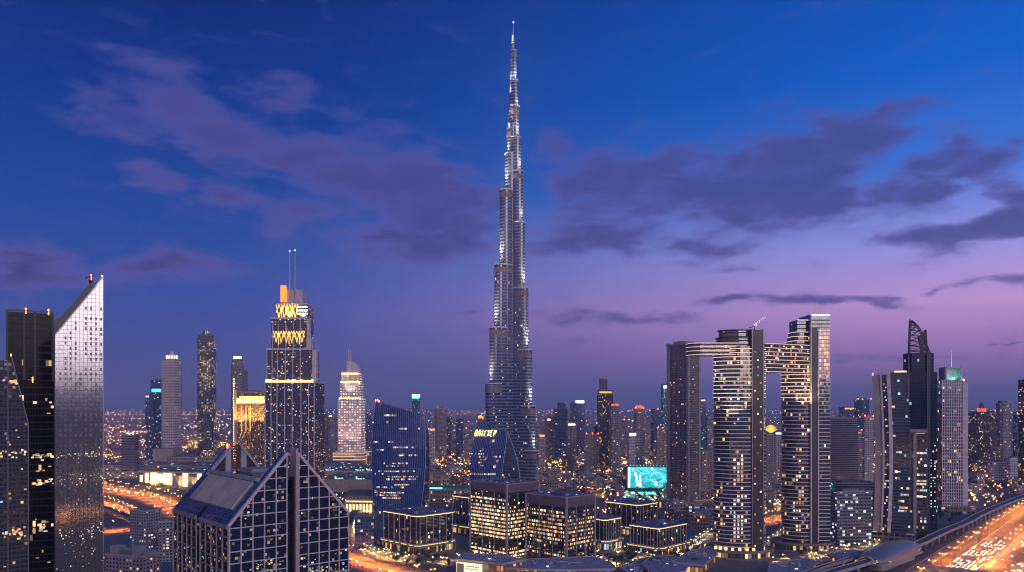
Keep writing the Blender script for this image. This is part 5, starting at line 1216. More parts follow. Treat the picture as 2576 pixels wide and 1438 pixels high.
pav = bpy.data.materials.new('plaza paving'); pav.use_nodes = True; pt_ = pav.node_tree; pb = pt_.nodes['Principled BSDF']; pb.inputs['Roughness'].default_value = .8
ptc = N(pt_, 'ShaderNodeTexCoord'); pbk = N(pt_, 'ShaderNodeTexBrick'); pbk.inputs['Scale'].default_value = .16; pbk.inputs['Color1'].default_value = (.34,.30,.26,1); pbk.inputs['Color2'].default_value = (.22,.20,.18,1); pbk.inputs['Mortar'].default_value = (.10,.10,.09,1); pbk.inputs['Mortar Size'].default_value = .03
pt_.links.new(ptc.outputs['Object'], pbk.inputs['Vector']); pn_ = N(pt_, 'ShaderNodeTexNoise'); pn_.inputs['Scale'].default_value = .05; pn_.inputs['Detail'].default_value = 8; pt_.links.new(ptc.outputs['Object'], pn_.inputs['Vector'])
pt_.links.new(MIX(pt_, RAMP(pt_, pn_.outputs['Fac'], [(.4, (0,0,0,1)), (.6, (.7,.7,.7,1))]), pbk.outputs['Color'], (.09,.11,.06,1)), pb.inputs['Base Color'])
for pts in (((1490,1398),(1560,1376),(1800,1336),(1800,1425),(1500,1440)), ((888,1345),(1140,1372),(1180,1425),(905,1400)), ((1930,1345),(2150,1320),(2190,1405),(1940,1418)), ((1175,1392),(1345,1398),(1330,1432),(1180,1430)), ((1540,1238),(1700,1232),(1700,1262),(1560,1262)), ((2095,1255),(2200,1250),(2190,1300),(2090,1310)), ((2440,1205),(2570,1200),(2560,1232),(2440,1262))):
    P_ = [GP(*p) for p in pts]
    if sum(P_[i-1][0]*P_[i][1]-P_[i][0]*P_[i-1][1] for i in range(len(P_))) < 0: P_.reverse()
    b = MB(); b.face([(x, y, .03) for x, y in P_]); structure(b.build('pavement', [pav]))
u_ = Vector((.646,.763)); n_ = Vector((.763,-.646)); E0 = Vector((444,798))
def HWY(s, w): p = E0+u_*s+n_*w; return (p.x, p.y)
road('highway', [HWY(s, 15.0) for s in range(-330, 1500, 40)], 29.0, 7)
road('highway', [HWY(s, 52.0) for s in range(-330, 1500, 40)], 29.0, 7)
b = MB(); P = [HWY(s, 33.5) for s in range(-330, 1500, 40)]; A, B = offset(P, 3.2), offset(P, -3.2)
for i in range(len(P)-1): b.face([(*B[i],.25),(*B[i+1],.25),(*A[i+1],.25),(*A[i],.25)])
structure(b.build('highway_median', [kerbm]))
road('service_road', [HWY(s, -19.0) for s in range(-200, 1500, 40)], 11.0, 3)
PL1 = smooth([GP(100,1196),GP(255,1222),GP(313,1237),GP(382,1247),GP(440,1272),GP(520,1312)])
PL2 = smooth([GP(60,1222),GP(255,1258),GP(287,1265),GP(322,1279),GP(350,1292),GP(430,1330)])
PL4 = [GP(110,1352),GP(255,1340),GP(330,1333),GP(445,1322)]
PL5 = smooth([GP(760,1370),GP(880,1411),GP(960,1436),GP(1060,1470),GP(1180,1500)])
PCIRC = smooth([GP(968,1270),GP(930,1284),GP(893,1303),GP(878,1330),GP(886,1362),GP(915,1390),GP(960,1408),GP(1040,1416)])
road('city_road', PL1, 30, 6); road('city_road', PL2, 24, 5); road('city_road', PL4, 26, 6); road('city_road', PL5, 22, 5, .12); road('loop_road', PCIRC, 13, 3, .14)
PC1 = smooth([GP(1130,1418),GP(1200,1400),GP(1310,1428),GP(1420,1436)]); PC2 = smooth([GP(1500,1400),GP(1600,1408),GP(1740,1385),GP(1800,1340)]); PC3 = smooth([GP(1940,1372),GP(1985,1345),GP(2010,1310),GP(1960,1262)])
PC4 = smooth([GP(2060,1352),GP(2130,1320),GP(2140,1280),GP(2110,1240),GP(2200,1210)]); PC5 = [GP(1360,1192),GP(1480,1180),GP(1600,1176)]
PC6 = smooth([GP(2060,1405),GP(2110,1392),GP(2190,1378),GP(2330,1345)])
for P in (PC1, PC2): road('city_road', P, 10, 2, .1)
for P in (PC3, PC4, PC6): road('city_road', P, 16, 4, .1)
road('city_road', PC5, 20, 4, .1)
PF = [GP(2440,1200),GP(2520,1190),GP(2640,1180)]; road('city_road', PF, 26, 6)
PM = [GP(1060,1165),GP(1120,1155),GP(1240,1150)]; road('city_road', PM, 24, 4)

# ------------------------------------------------------------------ street lamps
SOD = glow('sodium lamp glow', (255,168,70), 46, 'NONE'); LEDW = glow('white lamp glow', (255,222,165), 26, 'NONE')
def make_lamp(h, label, headm, watts, col, double=True, loc=(0,0,0), ang=150):
    t = thing('street_lamp', label, 'street lamp', loc); pm = plain('lamp pole steel', (.3,.3,.3), .5, .5)
    b = MB(); b.cone(0, 0, .12, h, .16, .08, 6); b.build('pole', [pm], t)
    b = MB(); sd = (-1, 1) if double else (1,)
    for s in sd: b.beam((0,0,h-.1), (s*2.4,0,h+.25), .12)
    b.build('arm', [pm], t)
    for s in sd: b = MB(); b.box(s*2.6-.4, s*2.6+.4, -.25, .25, h+.12, h+.4); b.build('lamp_head', [headm], t)
    spot(t, 'lamp_light', (0,0,h-.05), (0,0,0), watts, ang, col, .5, .8)
    return t
LAMPS = []
def line_lamps(proto, P, st, off, label, group, first=0):
    Q = resample(offset(P, off), st)
    for i, (x, y) in enumerate(Q):
        if i < first or y < 640: continue
        j = min(len(Q)-2, i); a = math.atan2(Q[j+1][1]-Q[j][1], Q[j+1][0]-Q[j][0])+math.pi/2
        if abs(PX(1288+1320, y)) < abs(x) or y > 2600: continue
        LAMPS.append(dup(proto, (x,y,0), a, label, group))
L_hwy = make_lamp(13, 'sodium street lamp on the median of the multi-lane highway', SOD, 110000, (255,136,40), loc=(*HWY(30,33.5),.0)); L_hwy['group'] = 'lamps along the highway'; L_hwy.rotation_euler.z = math.atan2(u_.y, u_.x)+math.pi/2
line_lamps(L_hwy, [HWY(s, 33.5) for s in range(-60, 620, 10)], 40, 0, 'sodium street lamp on the median of the multi-lane highway', 'lamps along the highway')
line_lamps(L_hwy, [HWY(s, -1.5) for s in range(-100, 620, 10)], 44, 0, 'sodium street lamp on the verge between highway and viaduct', 'lamps beside the viaduct')
line_lamps(L_hwy, [HWY(s, 69) for s in range(-100, 400, 10)], 40, 0, 'sodium street lamp on the far verge of the highway', 'lamps on the right verge')
LB = 'sodium street lamp along the busy traffic roads left of the gabled tower'
line_lamps(L_hwy, PL1, 46, 14, LB, 'lamps on the left traffic roads'); line_lamps(L_hwy, PL1, 46, -14, LB, 'lamps on the left traffic roads'); line_lamps(L_hwy, PL2, 30, -11, LB, 'lamps on the left traffic roads')
line_lamps(L_hwy, PL4, 26, 12, 'sodium street lamp over the orange road behind the small apartment block', 'lamps on the orange road'); line_lamps(L_hwy, PL5, 26, 10, 'sodium street lamp over the orange road between gabled tower and low block', 'lamps on the centre road')
L_sm = make_lamp(6, 'short warm street lamp on the rim of the looped road', LEDW, 11000, (255,200,120), True, (*PCIRC[3],0)); L_sm['group'] = 'lamps on the looped road'
line_lamps(L_sm, PCIRC, 13, 7, 'short warm street lamp on the rim of the looped road', 'lamps on the looped road')
for P, lb in ((PC1,'short warm lamp on the lane before the bright square block'),(PC2,'short warm lamp on the lane below the column-fronted block'),(PC6,'short warm lamp on the lane behind the domed station'),(PC3,'short warm lamp on the road passing between the twin towers')):
    line_lamps(L_sm, P, 22, 6, lb, lb.replace('short warm lamp', 'lamps'))
for P, lb in ((PC4,'sodium lamp on the orange road right of the twin towers'),(PC5,'sodium lamp on the lakeside promenade right of the spire tower'),(PF,'sodium lamp on the orange avenue at the far right'),(PM,'sodium lamp on the street behind the taller sail tower')):
    line_lamps(L_hwy, P, 42, 8, lb, lb.replace('sodium lamp', 'lamps'))

for P, lb in (([GP(2092,1216),GP(2196,1208)],'sodium lamp in the orange-lit yard beyond the wide slab block'),([GP(2092,1196),GP(2196,1190)],'sodium lamp in the orange-lit yard beyond the wide slab block'),([GP(1922,1312),GP(1975,1296)],'sodium lamp on the lane glowing in the gap of the twin towers'),([GP(1690,1262),GP(1800,1270)],'sodium lamp on the street behind the column-fronted block'),([GP(1345,1232),GP(1520,1246)],'sodium lamp on the dark road behind the square office blocks'),([GP(1080,1235),GP(1180,1238)],'sodium lamp on the street beside the teal-lit oval hall')):
    line_lamps(L_hwy, P, 24, 0, lb, lb.replace('sodium lamp', 'lamps'))
# ------------------------------------------------------------------ cars
HEAD = glow('headlight', (255,240,215), 22); TAIL = glow('tail light', (255,40,15), 30)
def make_car(label, paint, loc, rz, group):
    t = thing('car', label, 'car', (*loc, 0.13), rz, group)        # drives towards local -y
    prof = [(-2.2,.35),(2.2,.35),(2.2,.95),(1.9,1.0),(1.2,1.45),(-.5,1.45),(-1.2,.98),(-2.15,.85)]
    b = MB(); q = [(y,z) for y, z in prof]
    for s in (-.88,): b.face([(s,y,z) for y, z in reversed(q)])
    b.face([(.88,y,z) for y, z in q])
    for (a, c) in zip(q, q[1:]+q[:1]): b.face([(-.88,a[0],a[1]),(-.88,c[0],c[1]),(.88,c[0],c[1]),(.88,a[0],a[1])])
    for x in (-.8,.8):
        for y in (-1.4,1.4): b.prism([(x-.12,y-.33),(x+.12,y-.33),(x+.12,y+.33),(x-.12,y+.33)], .02, .62, 1)
    b.build('body', [paint, DARKM], t)
    for x in (-.6,.6):
        b = MB(); b.box(x-.24, x+.24, -2.28, -2.2, .55, .82); b.build('headlight', [HEAD], t)
    for x in (-.6,.6):
        b = MB(); b.box(x-.24, x+.24, 2.21, 2.27, .6, .85); b.build('tail_light', [TAIL], t)
    return t
cw = make_car('white car on the wide highway, headlights on, near the viaduct', plain('white car paint', (.7,.7,.7), .25, noise=0), HWY(20,8), 0, 'cars on the highway')
cd = make_car('dark car on the wide highway, headlights on, near the viaduct', plain('dark car paint', (.04,.04,.05), .2, noise=0), HWY(40,12), 0, 'dark cars on the highway')
aH = math.atan2(u_.y, u_.x)-math.pi/2
cw.rotation_euler.z = aH; cd.rotation_euler.z = aH
NC = [0]; used = []
def put_car(P, off, n, s_rng, lbl, grp, back=False):
    Q = resample(offset(P, off), 1.0); N_ = len(Q)-2
    k = 0; tries = 0
    while k < n and tries < n*8:
        tries += 1; i = int(N_*random.uniform(*s_rng)); x, y = Q[i]; 
        if y < 745 or abs(x) > .69*y or any((x-a)**2+(y-c)**2 < 30 for a, c in used): continue
        used.append((x,y)); d = (Q[i+1][0]-Q[i][0], Q[i+1][1]-Q[i][1]); a = math.atan2(d[1], d[0])-math.pi/2
        w = random.random() < .6
        dup(cw if w else cd, (x,y,.13), a+(math.pi if back else 0), ('white ' if w else 'dark ')+lbl, grp+(' (white)' if w else ' (dark)')); k += 1
def platoon(P, off, n, lbl, grp):
    Q = resample(offset(P, off), 1.0); i = random.randint(0, 25); k = 0
    while k < n and i < len(Q)-2:
        for _ in range(random.choice((3,5,6,8,9))):
            if k >= n or i >= len(Q)-2: break
            x, y = Q[i]; i += 6
            if y < 745 or abs(x) > .69*y: continue
            d = (Q[i+1][0]-Q[i][0], Q[i+1][1]-Q[i][1]) if i+1 < len(Q) else (u_.x, u_.y); a = math.atan2(d[1], d[0])-math.pi/2
            w = random.random() < .6; dup(cw if w else cd, (x,y,.13), a, ('white ' if w else 'dark ')+lbl, grp+(' (white)' if w else ' (dark)')); k += 1
        i += random.randint(12, 50)
HP = [HWY(s, 0) for s in range(-30, 700, 5)]
for l in range(7): platoon(HP, -(2.5+4.1*l), 20, 'car in traffic on the carriageway nearest the viaduct, headlights on', 'cars on the near carriageway')
for l in range(6): put_car(HP, -(39.5+4.1*l), 6, (0,.6), 'car on the highway carriageway beyond the median lamps', 'cars on the far carriageway')
for o_, bk in ((11,1),(7,1),(3,1),(-3,0),(-7,0),(-11,0)): put_car(PL1, o_, 9, (.2,.98), 'car queueing on the traffic road before the lit mall front', 'cars before the mall', bool(bk))
for o_, bk in ((8,0),(3,0),(-3,0),(-8,0)): put_car(PL2, o_, 5, (.2,.8), 'car with bright headlights on the curved left road above the apartment block', 'cars on the curved left road', bool(bk))
for o_ in (3,-3): put_car(PCIRC, o_, 10, (.02,.5), 'car on the looped road behind the low rounded block', 'cars on the looped road', o_ > 0)
for o_ in (4,-4): put_car(PL5, o_, 5, (.3,1), 'car on the orange road between the gabled tower and the low block', 'cars on the centre road', o_ > 0)
for P in (PC2, PC6): put_car(P, 2.5, 6, (0,1), 'car on a small lane between the office blocks', 'cars on the lanes')

# ------------------------------------------------------------------ elevated railway, station, footbridges
VP = [(428,842),(455,868),(490,908),(540,963),(591,1016),(640,1075),(673,1111),(715,1158),(758,1205),(855,1305),(1000,1455)]
VP = smooth(VP, 2)
def viaduct(label, P, z, w, name='railway_viaduct', cat='viaduct', pier=28, pw=2.2):
    t = thing(name, label, cat, (P[0][0], P[0][1], 0)); o0 = P[0]; P = [(x-o0[0], y-o0[1]) for x, y in P]
    b = MB(); A, B, A2, B2 = offset(P, w/2), offset(P, -w/2), offset(P, w/2-.5), offset(P, -w/2+.5)
    for i in range(len(P)-1):
        f = lambda p, q, za, zb, m=0: b.face([(*p[i],za),(*p[i+1],za),(*q[i+1],zb),(*q[i],zb)], None, m)
        f(B2, A2, z, z, 1); f(B, B, z-1.8, z+1.1) if False else None
        b.face([(*B[i],z-1.9),(*B[i+1],z-1.9),(*B[i+1],z+1.1),(*B[i],z+1.1)]); b.face([(*A[i+1],z-1.9),(*A[i],z-1.9),(*A[i],z+1.1),(*A[i+1],z+1.1)])
        b.face([(*B2[i+1],z),(*B2[i],z),(*B2[i],z+1.1),(*B2[i+1],z+1.1)]); b.face([(*A2[i],z),(*A2[i+1],z),(*A2[i+1],z+1.1),(*A2[i],z+1.1)])
        b.face([(*B[i],z+1.1),(*B[i+1],z+1.1),(*B2[i+1],z+1.1),(*B2[i],z+1.1)]); b.face([(*A2[i],z+1.1),(*A2[i+1],z+1.1),(*A[i+1],z+1.1),(*A[i],z+1.1)])
        b.face([(*A[i],z-1.9),(*A[i+1],z-1.9),(*B[i+1],z-1.9),(*B[i],z-1.9)])
    b.build('deck', [plain('viaduct concrete', (.36,.31,.29), .7), plain('track bed', (.06,.06,.075), .8)], t)
    if 'rail' in name:
        b = MB()
        for d in (-2.6,-1.2,1.2,2.6):
            Q = offset(P, d)
            for i in range(len(Q)-1): b.beam((*Q[i],z+.1), (*Q[i+1],z+.1), .14)
        b.build('rail', [STEEL], t)
    for (x, y) in resample(P, pier)[1:]:
        b = MB(); b.cone(x, y, 0, z-3.2, pw/2, pw/2*.9, 10); b.cone(x, y, z-3.2, z-1.92, pw/2*.9, w*.36, 10); b.build('pier', [plain('viaduct concrete', (.36,.31,.29), .7)], t)
    return t
viaduct('long curved elevated railway on round piers beside the highway', VP, 11.5, 10.5)
viaduct('short elevated track running from the station to the bottom edge of the view', [(352,766),(325,742),(290,712),(240,668)], 11.5, 10.5)
viaduct('dark enclosed footbridge crossing the highway from the station', [(392,752),(420,735),(460,702),(520,655)], 9.0, 5.0, 'footbridge', 'footbridge', 30, 1.4)
viaduct('pale footbridge on portal legs left of the station', [GP(2155,1398,10),GP(2085,1418,10),GP(2010,1445,10)], 10.0, 5.5, 'footbridge', 'footbridge', 26, 1.6)
def station():
    P0, P1 = Vector((352,768)), Vector((430,844)); c = (P0+P1)/2; a = math.atan2((P1-P0).y, (P1-P0).x); L = (P1-P0).length/2+3
    t = thing('railway_station', 'oval metro station under a smooth bronze shell roof', 'station', (c.x, c.y, 0), a)
    prof = lambda s: max(0.05, (1-abs(s)**2.6))**.5
    rings = []; nS, nA = 26, 18
    for i in range(nS+1):
        s = -1+2*i/nS; ww = 15.5*(.55+.45*prof(s)); hh = 5.0+8.5*prof(s); x = s*L
        rings.append([(x, -ww*math.cos(math.pi*j/nA), 8.5+hh*math.sin(math.pi*j/nA)**.8) for j in range(nA+1)])
    b = MB()
    for r0, r1 in zip(rings, rings[1:]):
        for j in range(nA): b.face([r0[j], r1[j], r1[j+1], r0[j+1]], [(r0[j][0],j),(r1[j][0],j),(r1[j+1][0],j+1),(r0[j+1][0],j+1)])
    sh = plain('bronze shell metal', (.36,.31,.26), .32, .7, nscale=.6, noise=.06); o = b.build('shell_roof', [sh], t)
    for p in o.data.polygons: p.use_smooth = True
    b = MB()
    for r in (rings[0], rings[-1]):
        for j in range(nA): b.beam(r[j], r[j+1], 1.1)
    for e in (rings[0], rings[-1]): pass
    b.build('shell_rim', [plain('rim metal', (.42,.42,.42), .3, .6)], t)
    b = MB()
    r = rings[0]; b.face([(p[0]+1.2, p[1]*.93, min(p[2], 8.5+(p[2]-8.5)*.92)) for p in r]); r = rings[-1]; b.face([(p[0]-1.2, p[1]*.93, 8.5+(p[2]-8.5)*.92) for p in reversed(r)])
    b.build('end_glazing', [facade('station glazing', 1.6, 1.4, (.1,.1,.1), (.06,.09,.10), .85, .8, .75, .55, warm=(210,235,220), pc=.4, seed=95, ior=1.8)], t)
    b = MB(); b.prism(rrect(-L+2, L-2, -14.5, 14.5, 8), 6.2, 8.45, 0, None, True); b.prism(rrect(-L+12, L-12, -9, 9, 5), 0, 6.2); b.build('concourse', [plain('station concrete', (.33,.3,.28), .7)], t)
    cs = []
    for i in range(26): x = -L*.75+1.5*L*i/26; cs.append((x, -14.1, 9.6+random.random()*1.2, 0, 1.5, .7))
    windows(t, cs, 40, weights=[.5,.2,.3,0,0])
station()
def flyover():
    P = smooth([GP(1010,1262),GP(960,1268),GP(920,1279),GP(890,1297),GP(876,1325)]); return viaduct('curved road flyover with parked and moving cars behind the low rounded block', P, 6.5, 12, 'flyover', 'flyover', 34, 2.0)
flyover(); P = smooth([GP(60,1248),GP(255,1282),GP(300,1299),GP(345,1322),GP(400,1345)]); viaduct('pale concrete overpass curving under the left traffic roads', P, 7, 11, 'flyover', 'flyover', 36, 2.0)

# ------------------------------------------------------------------ mall, low halls, media screen and small foreground buildings
GREY = plain('mall roof grey', (.17,.17,.165), .85, nscale=.03, noise=.3); GRN = plain('mall roof green grey', (.15,.18,.155), .8, nscale=.04, noise=.3); WALLB = plain('mall beige wall', (.36,.31,.26), .8)
def hall(label, xl, xr, yb, ztop, depth, roof=None, lit=.3, rz=0.0, name='mall_hall', cat='mall', s=1.0, warm=(255,205,130), extra=True, facm=None):
    Y = GY(yb); w = (xr-xl)*Y/F; t = thing(name, label, cat, (PX((xl+xr)/2, Y), Y, 0), rz)
    b = MB(); b.box(-w/2, w/2, 0, depth, 0, ztop, 0, 1); b.build('hall_body', [facm or facade('hall wall %.2f' % lit, 5.5, max(4.5, ztop/3), (.34,.29,.25), (.14,.11,.08), .62, .55, lit, s, warm=warm, pc=.08, seed=101), roof or GREY], t)
    b = MB(); b.ring(grow(rect(w, depth, 0, depth/2), .6), grow(rect(w, depth, 0, depth/2), -.5), ztop-.3, ztop+1.0); b.build('parapet', [WALLB], t)
    if extra:
        for _ in range(int(6+w/14)): b = MB(); x, y = random.uniform(-w*.42, w*.4), random.uniform(depth*.1, depth*.85); q = random.uniform(2, 7); b.box(x, x+q*1.6, y, y+q, ztop+.02, ztop+random.uniform(1.0, 3.6)); b.build('roof_unit', [plain('roof plant grey', (.22,.22,.22), .8)], t)
        for _ in range(int(w/22)): b = MB(); x, y = random.uniform(-w*.45, w*.4), random.uniform(2, depth*.9); b.box(x, x+random.uniform(2,9), y, y+.5, ztop+1.2, ztop+1.6); b.build('roof_lamp', [COOLW], t)
    return t
t = hall('long mall front with tall cream-lit glass bays, left of the gabled tower', 336, 520, 1224, 31, 90, GRN, 0, rz=R(-14))
b = MB(); W_ = 184*GY(1224)/F
for x0, x1, z0, z1 in ((.10,.16,8,27),(.19,.30,6,28),(.31,.38,9,26),(.39,.53,6,28),(.70,.78,2,30),(.93,.995,3,30),(.02,.06,10,22),(.56,.58,8,26)): b.box(-W_/2+W_*x0, -W_/2+W_*x1, -.4, -.05, z0, z1)
b.build('lit_bay', [glow('cream bay light', (255,214,145), 3.2, 'AUTO')], t)
b = MB(); b.box(-W_/2+W_*.58, -W_/2+W_*.69, -9, -.06, 0, 24); b.box(-W_/2+W_*.8, -W_/2+W_*.92, -6, -.06, 0, 22); b.box(-W_/2, -W_/2+W_*.995, -5, -.05, 28.5, 30.8); b.build('canopy_blocks', [WALLB], t)
for q in (.25,.48,.74,.96): spot(t, 'facade_light', (-W_/2+W_*q, -14, 2), (-W_/2+W_*q, 0, 18), 60000, 110, (255,195,110), .5)
hall('grey flat mall roof with a small floodlit sign cube, beyond the cream-lit front', 385, 436, 1172, 46, 55, GREY, .05, facm=WALLB, extra=False)
b = MB(); 
for (lb, xl, xr, yb, z, d, rf, lt) in (('long low mall roof in front of the beige punched tower', 255, 470, 1190, 20, 120, GREY, .12),('wide grey mall roof under the dark slim tower', 420, 700, 1178, 30, 160, GREY, .06),('green-grey mall roof behind the left gable slope', 470, 700, 1205, 28, 150, GRN, .08),
      ('low car-park roof edged with white lamps, far left behind the mirror tower', 200, 345, 1202, 14, 50, GREY, .35),('mall wing right of the twin-mast tower foot', 800, 880, 1195, 22, 160, GREY, .1)):
    hall(lb, xl, xr, yb, z, d, rf, lt)
def wavy(label, xl, xr, yb, ztop, depth, n, m, amp=6):
    Y = GY(yb); w = (xr-xl)*Y/F; t = thing('mall_hall', label, 'mall', (PX((xl+xr)/2, Y), Y, 0), R(-4))
    b = MB(); b.box(-w/2, w/2, 0, depth, 0, ztop, 0, 1); b.build('hall_body', [WALLB, m], t)
    b = MB(); l = MB()
    for i in range(n):
        for j in range(3):
            cx, cy = -w/2+w*(i+.5)/n+random.uniform(-3,3), depth*(j+.5)/3+random.uniform(-4,4); a, c = w/n*.46, depth/6*.9
            for q in range(5): r0, r1 = math.cos(R(90*q/5)), math.cos(R(90*(q+1)/5)); z0, z1 = ztop+.02+amp*math.sin(R(90*q/5)), ztop+.02+amp*math.sin(R(90*(q+1)/5)); \
                b.loft([[(cx+a*r0*math.cos(2*math.pi*k/14), cy+c*r0*math.sin(2*math.pi*k/14), z0) for k in range(14)], [(cx+a*r1*math.cos(2*math.pi*k/14), cy+c*r1*math.sin(2*math.pi*k/14), z1) for k in range(14)]], 0, False)
            if random.random() < .6: 
                for k in range(5): an = R(200+28*k); x, y = cx+a*1.03*math.cos(an), cy+c*1.03*math.sin(an); l.box(x-1.6, x+1.6, y-.3, y+.3, ztop+.03, ztop+2.0)
    b.build('roof_domes', [m], t); l.build('skylight', [glow('skylight pale light', (200,245,225), 1.3, 'AUTO')], t)
    return t
wavy('green-grey mall roof of shallow domes with pale skylights, behind the cream-lit curved hall', 812, 945, 1236, 24, 95, 5, GRN)
wavy('dusky blue domed mall roofs below the white floodlit tower podium', 812, 945, 1205, 20, 110, 5, plain('dusky blue roof', (.11,.13,.17), .7, nscale=.05), 4)
t = hall('curved brown-roofed hall with a bright cream colonnade, left of the taller sail tower', 868, 955, 1292, 26, 60, plain('brown hall roof', (.13,.11,.10), .8), 0, rz=R(-6), extra=False)
W_ = 87*GY(1292)/F; b = MB()
for i in range(10):
    x = -W_/2+W_*(i+.15)/10; b.box(x, x+W_/10*.62, -.35, -.04, 3, 15)
b.box(-W_/2+1, W_/2-1, -.5, -.04, 18, 20); b.build('lit_colonnade', [glow('colonnade cream light', (255,216,140), 1.6, 'AUTO')], t)
b = MB(); n = 12
for i in range(n):
    a0, a1 = math.pi*i/n, math.pi*(i+1)/n; f = lambda a: (-1+30*(1-math.cos(a)), 26.1+7*math.sin(a))
    (y0, z0), (y1, z1) = f(a0), f(a1); b.face([(-W_/2-1.5,y0,z0),(W_/2+1.5,y0,z0),(W_/2+1.5,y1,z1),(-W_/2-1.5,y1,z1)])
b.build('vault_roof', [plain('brown vault roof', (.12,.10,.095), .75)], t)
Y = GY(1262); t = thing('theatre', 'oval hall with a teal-lit sunken roof court, between the two sail towers', 'theatre', (PX(1118, Y), Y+25, 0))
b = MB(); b.prism(ell(46, 34, 40), 0, 20, 0, 1); b.build('oval_wall', [facade('oval hall wall', 5, 7, (.30,.27,.23), (.12,.1,.07), .6, .6, .35, 1.0, pc=0, seed=111), plain('oval roof', (.13,.16,.17), .7)], t)
b = MB(); b.ring(ell(47.5, 35.5, 40), ell(40, 28, 40), 19.8, 22.5); b.build('oval_rim', [plain('oval rim', (.2,.25,.26), .5)], t)
b = MB(); b.box(-34, -6, -16, 6, 20.02, 21.6); b.build('teal_court', [glow('teal court light', (110,235,235), 1.9, 'AUTO')], t)
spot(t, 'court_light', (-20,-5,34), (-10,0,20), 40000, 150, (70,235,225), 1)
for (lb, xl, xr, yb, z, d) in (('low civic hall with columns behind the teal-lit oval hall',1076,1130,1212,22,50),('dark flat hall under the shorter sail tower',1130,1185,1225,14,60)): hall(lb, xl, xr, yb, z, d, GREY, .25)
def media():
    Y = 1480.0; t = thing('media_building', 'low block whose whole front is a glowing cyan media screen', 'building', (PX(1640,Y), Y, 0), R(-6)); k = Y/F; w = 124*k; z1 = PZ(1172, Y); z0 = PZ(1226, Y)
    b = MB(); b.box(-w/2, w/2, 0, 36, 0, z1, 0, 1); b.build('block_body', [plain('dark media wall', (.06,.09,.10), .5), GREY], t)
    m = bpy.data.materials.new('media screen'); m.use_nodes = True; tt = m.node_tree; bs = tt.nodes['Principled BSDF']; bs.inputs['Base Color'].default_value = (.01,.02,.02,1)
    uv = N(tt, 'ShaderNodeUVMap'); mp_ = N(tt, 'ShaderNodeMapping'); mp_.inputs['Scale'].default_value = (.055,.07,1); tt.links.new(uv.outputs[0], mp_.inputs[0])
    nn = N(tt, 'ShaderNodeTexNoise'); nn.inputs['Scale'].default_value = 1.0; nn.inputs['Detail'].default_value = 3.0; nn.inputs['Distortion'].default_value = 1.2; tt.links.new(mp_.outputs[0], nn.inputs['Vector'])
    col = RAMP(tt, nn.outputs['Fac'], [(.3, lin(0,95,135)), (.42, lin(35,175,200)), (.52, lin(70,215,225)), (.62, lin(90,225,232)), (.72, lin(140,240,245))])
    tt.links.new(col, bs.inputs['Emission Color']); bs.inputs['Emission Strength'].default_value = 1.15; m.cycles.emission_sampling = 'AUTO'
    b = MB(); b.box(-w/2+1, w/2-1, -1.2, -.05, z0, z1-1); b.build('media_screen', [m], t)
    b = MB(); S = lambda f, g: (-w/2+w*f, -1.45, z0+(z1-z0)*g)
    def arc(pts, wd): 
        for p, q in zip(pts, pts[1:]): b.beam(S(*p), S(*q), wd, .3)
    arc([(.04,.02),(.045,.95)], 3.6); arc([(.08,.9),(.16,.72),(.2,.4),(.21,.06)], 4.2); arc([(.26,.6),(.27,.05)], 3.2); arc([(.1,.93),(.22,.82),(.3,.68),(.37,.66),(.45,.72),(.5,.85),(.5,.97)], 2.4)
    arc([(.5,.66),(.58,.72),(.66,.7),(.74,.5),(.7,.36),(.6,.26),(.5,.34),(.47,.5),(.5,.66)], 3.0); arc([(.72,.44),(.82,.34),(.97,.3)], 2.6); arc([(.5,.86),(.62,.9),(.7,.86)], 2.2); arc([(.58,.3),(.58,.02)], 4.5)
    b.build('screen_pattern', [glow('screen pale cyan', (200,252,255), 2.4)], t)
    b = MB()
    for i in range(16): b.ball(-w/2+w*i/15, 1, z1+1.4, 1.0)
    b.build('roof_lamp', [TEAL], t)
    for q in (-.35, -.05, .3): spot(t, 'added_teal_spill', (w*q, -6, 20), (w*q+4, -45, 0), 240000, 95, (90,235,240), 2)  # added spots without fixtures, widening the teal spill on ground and trees
media()
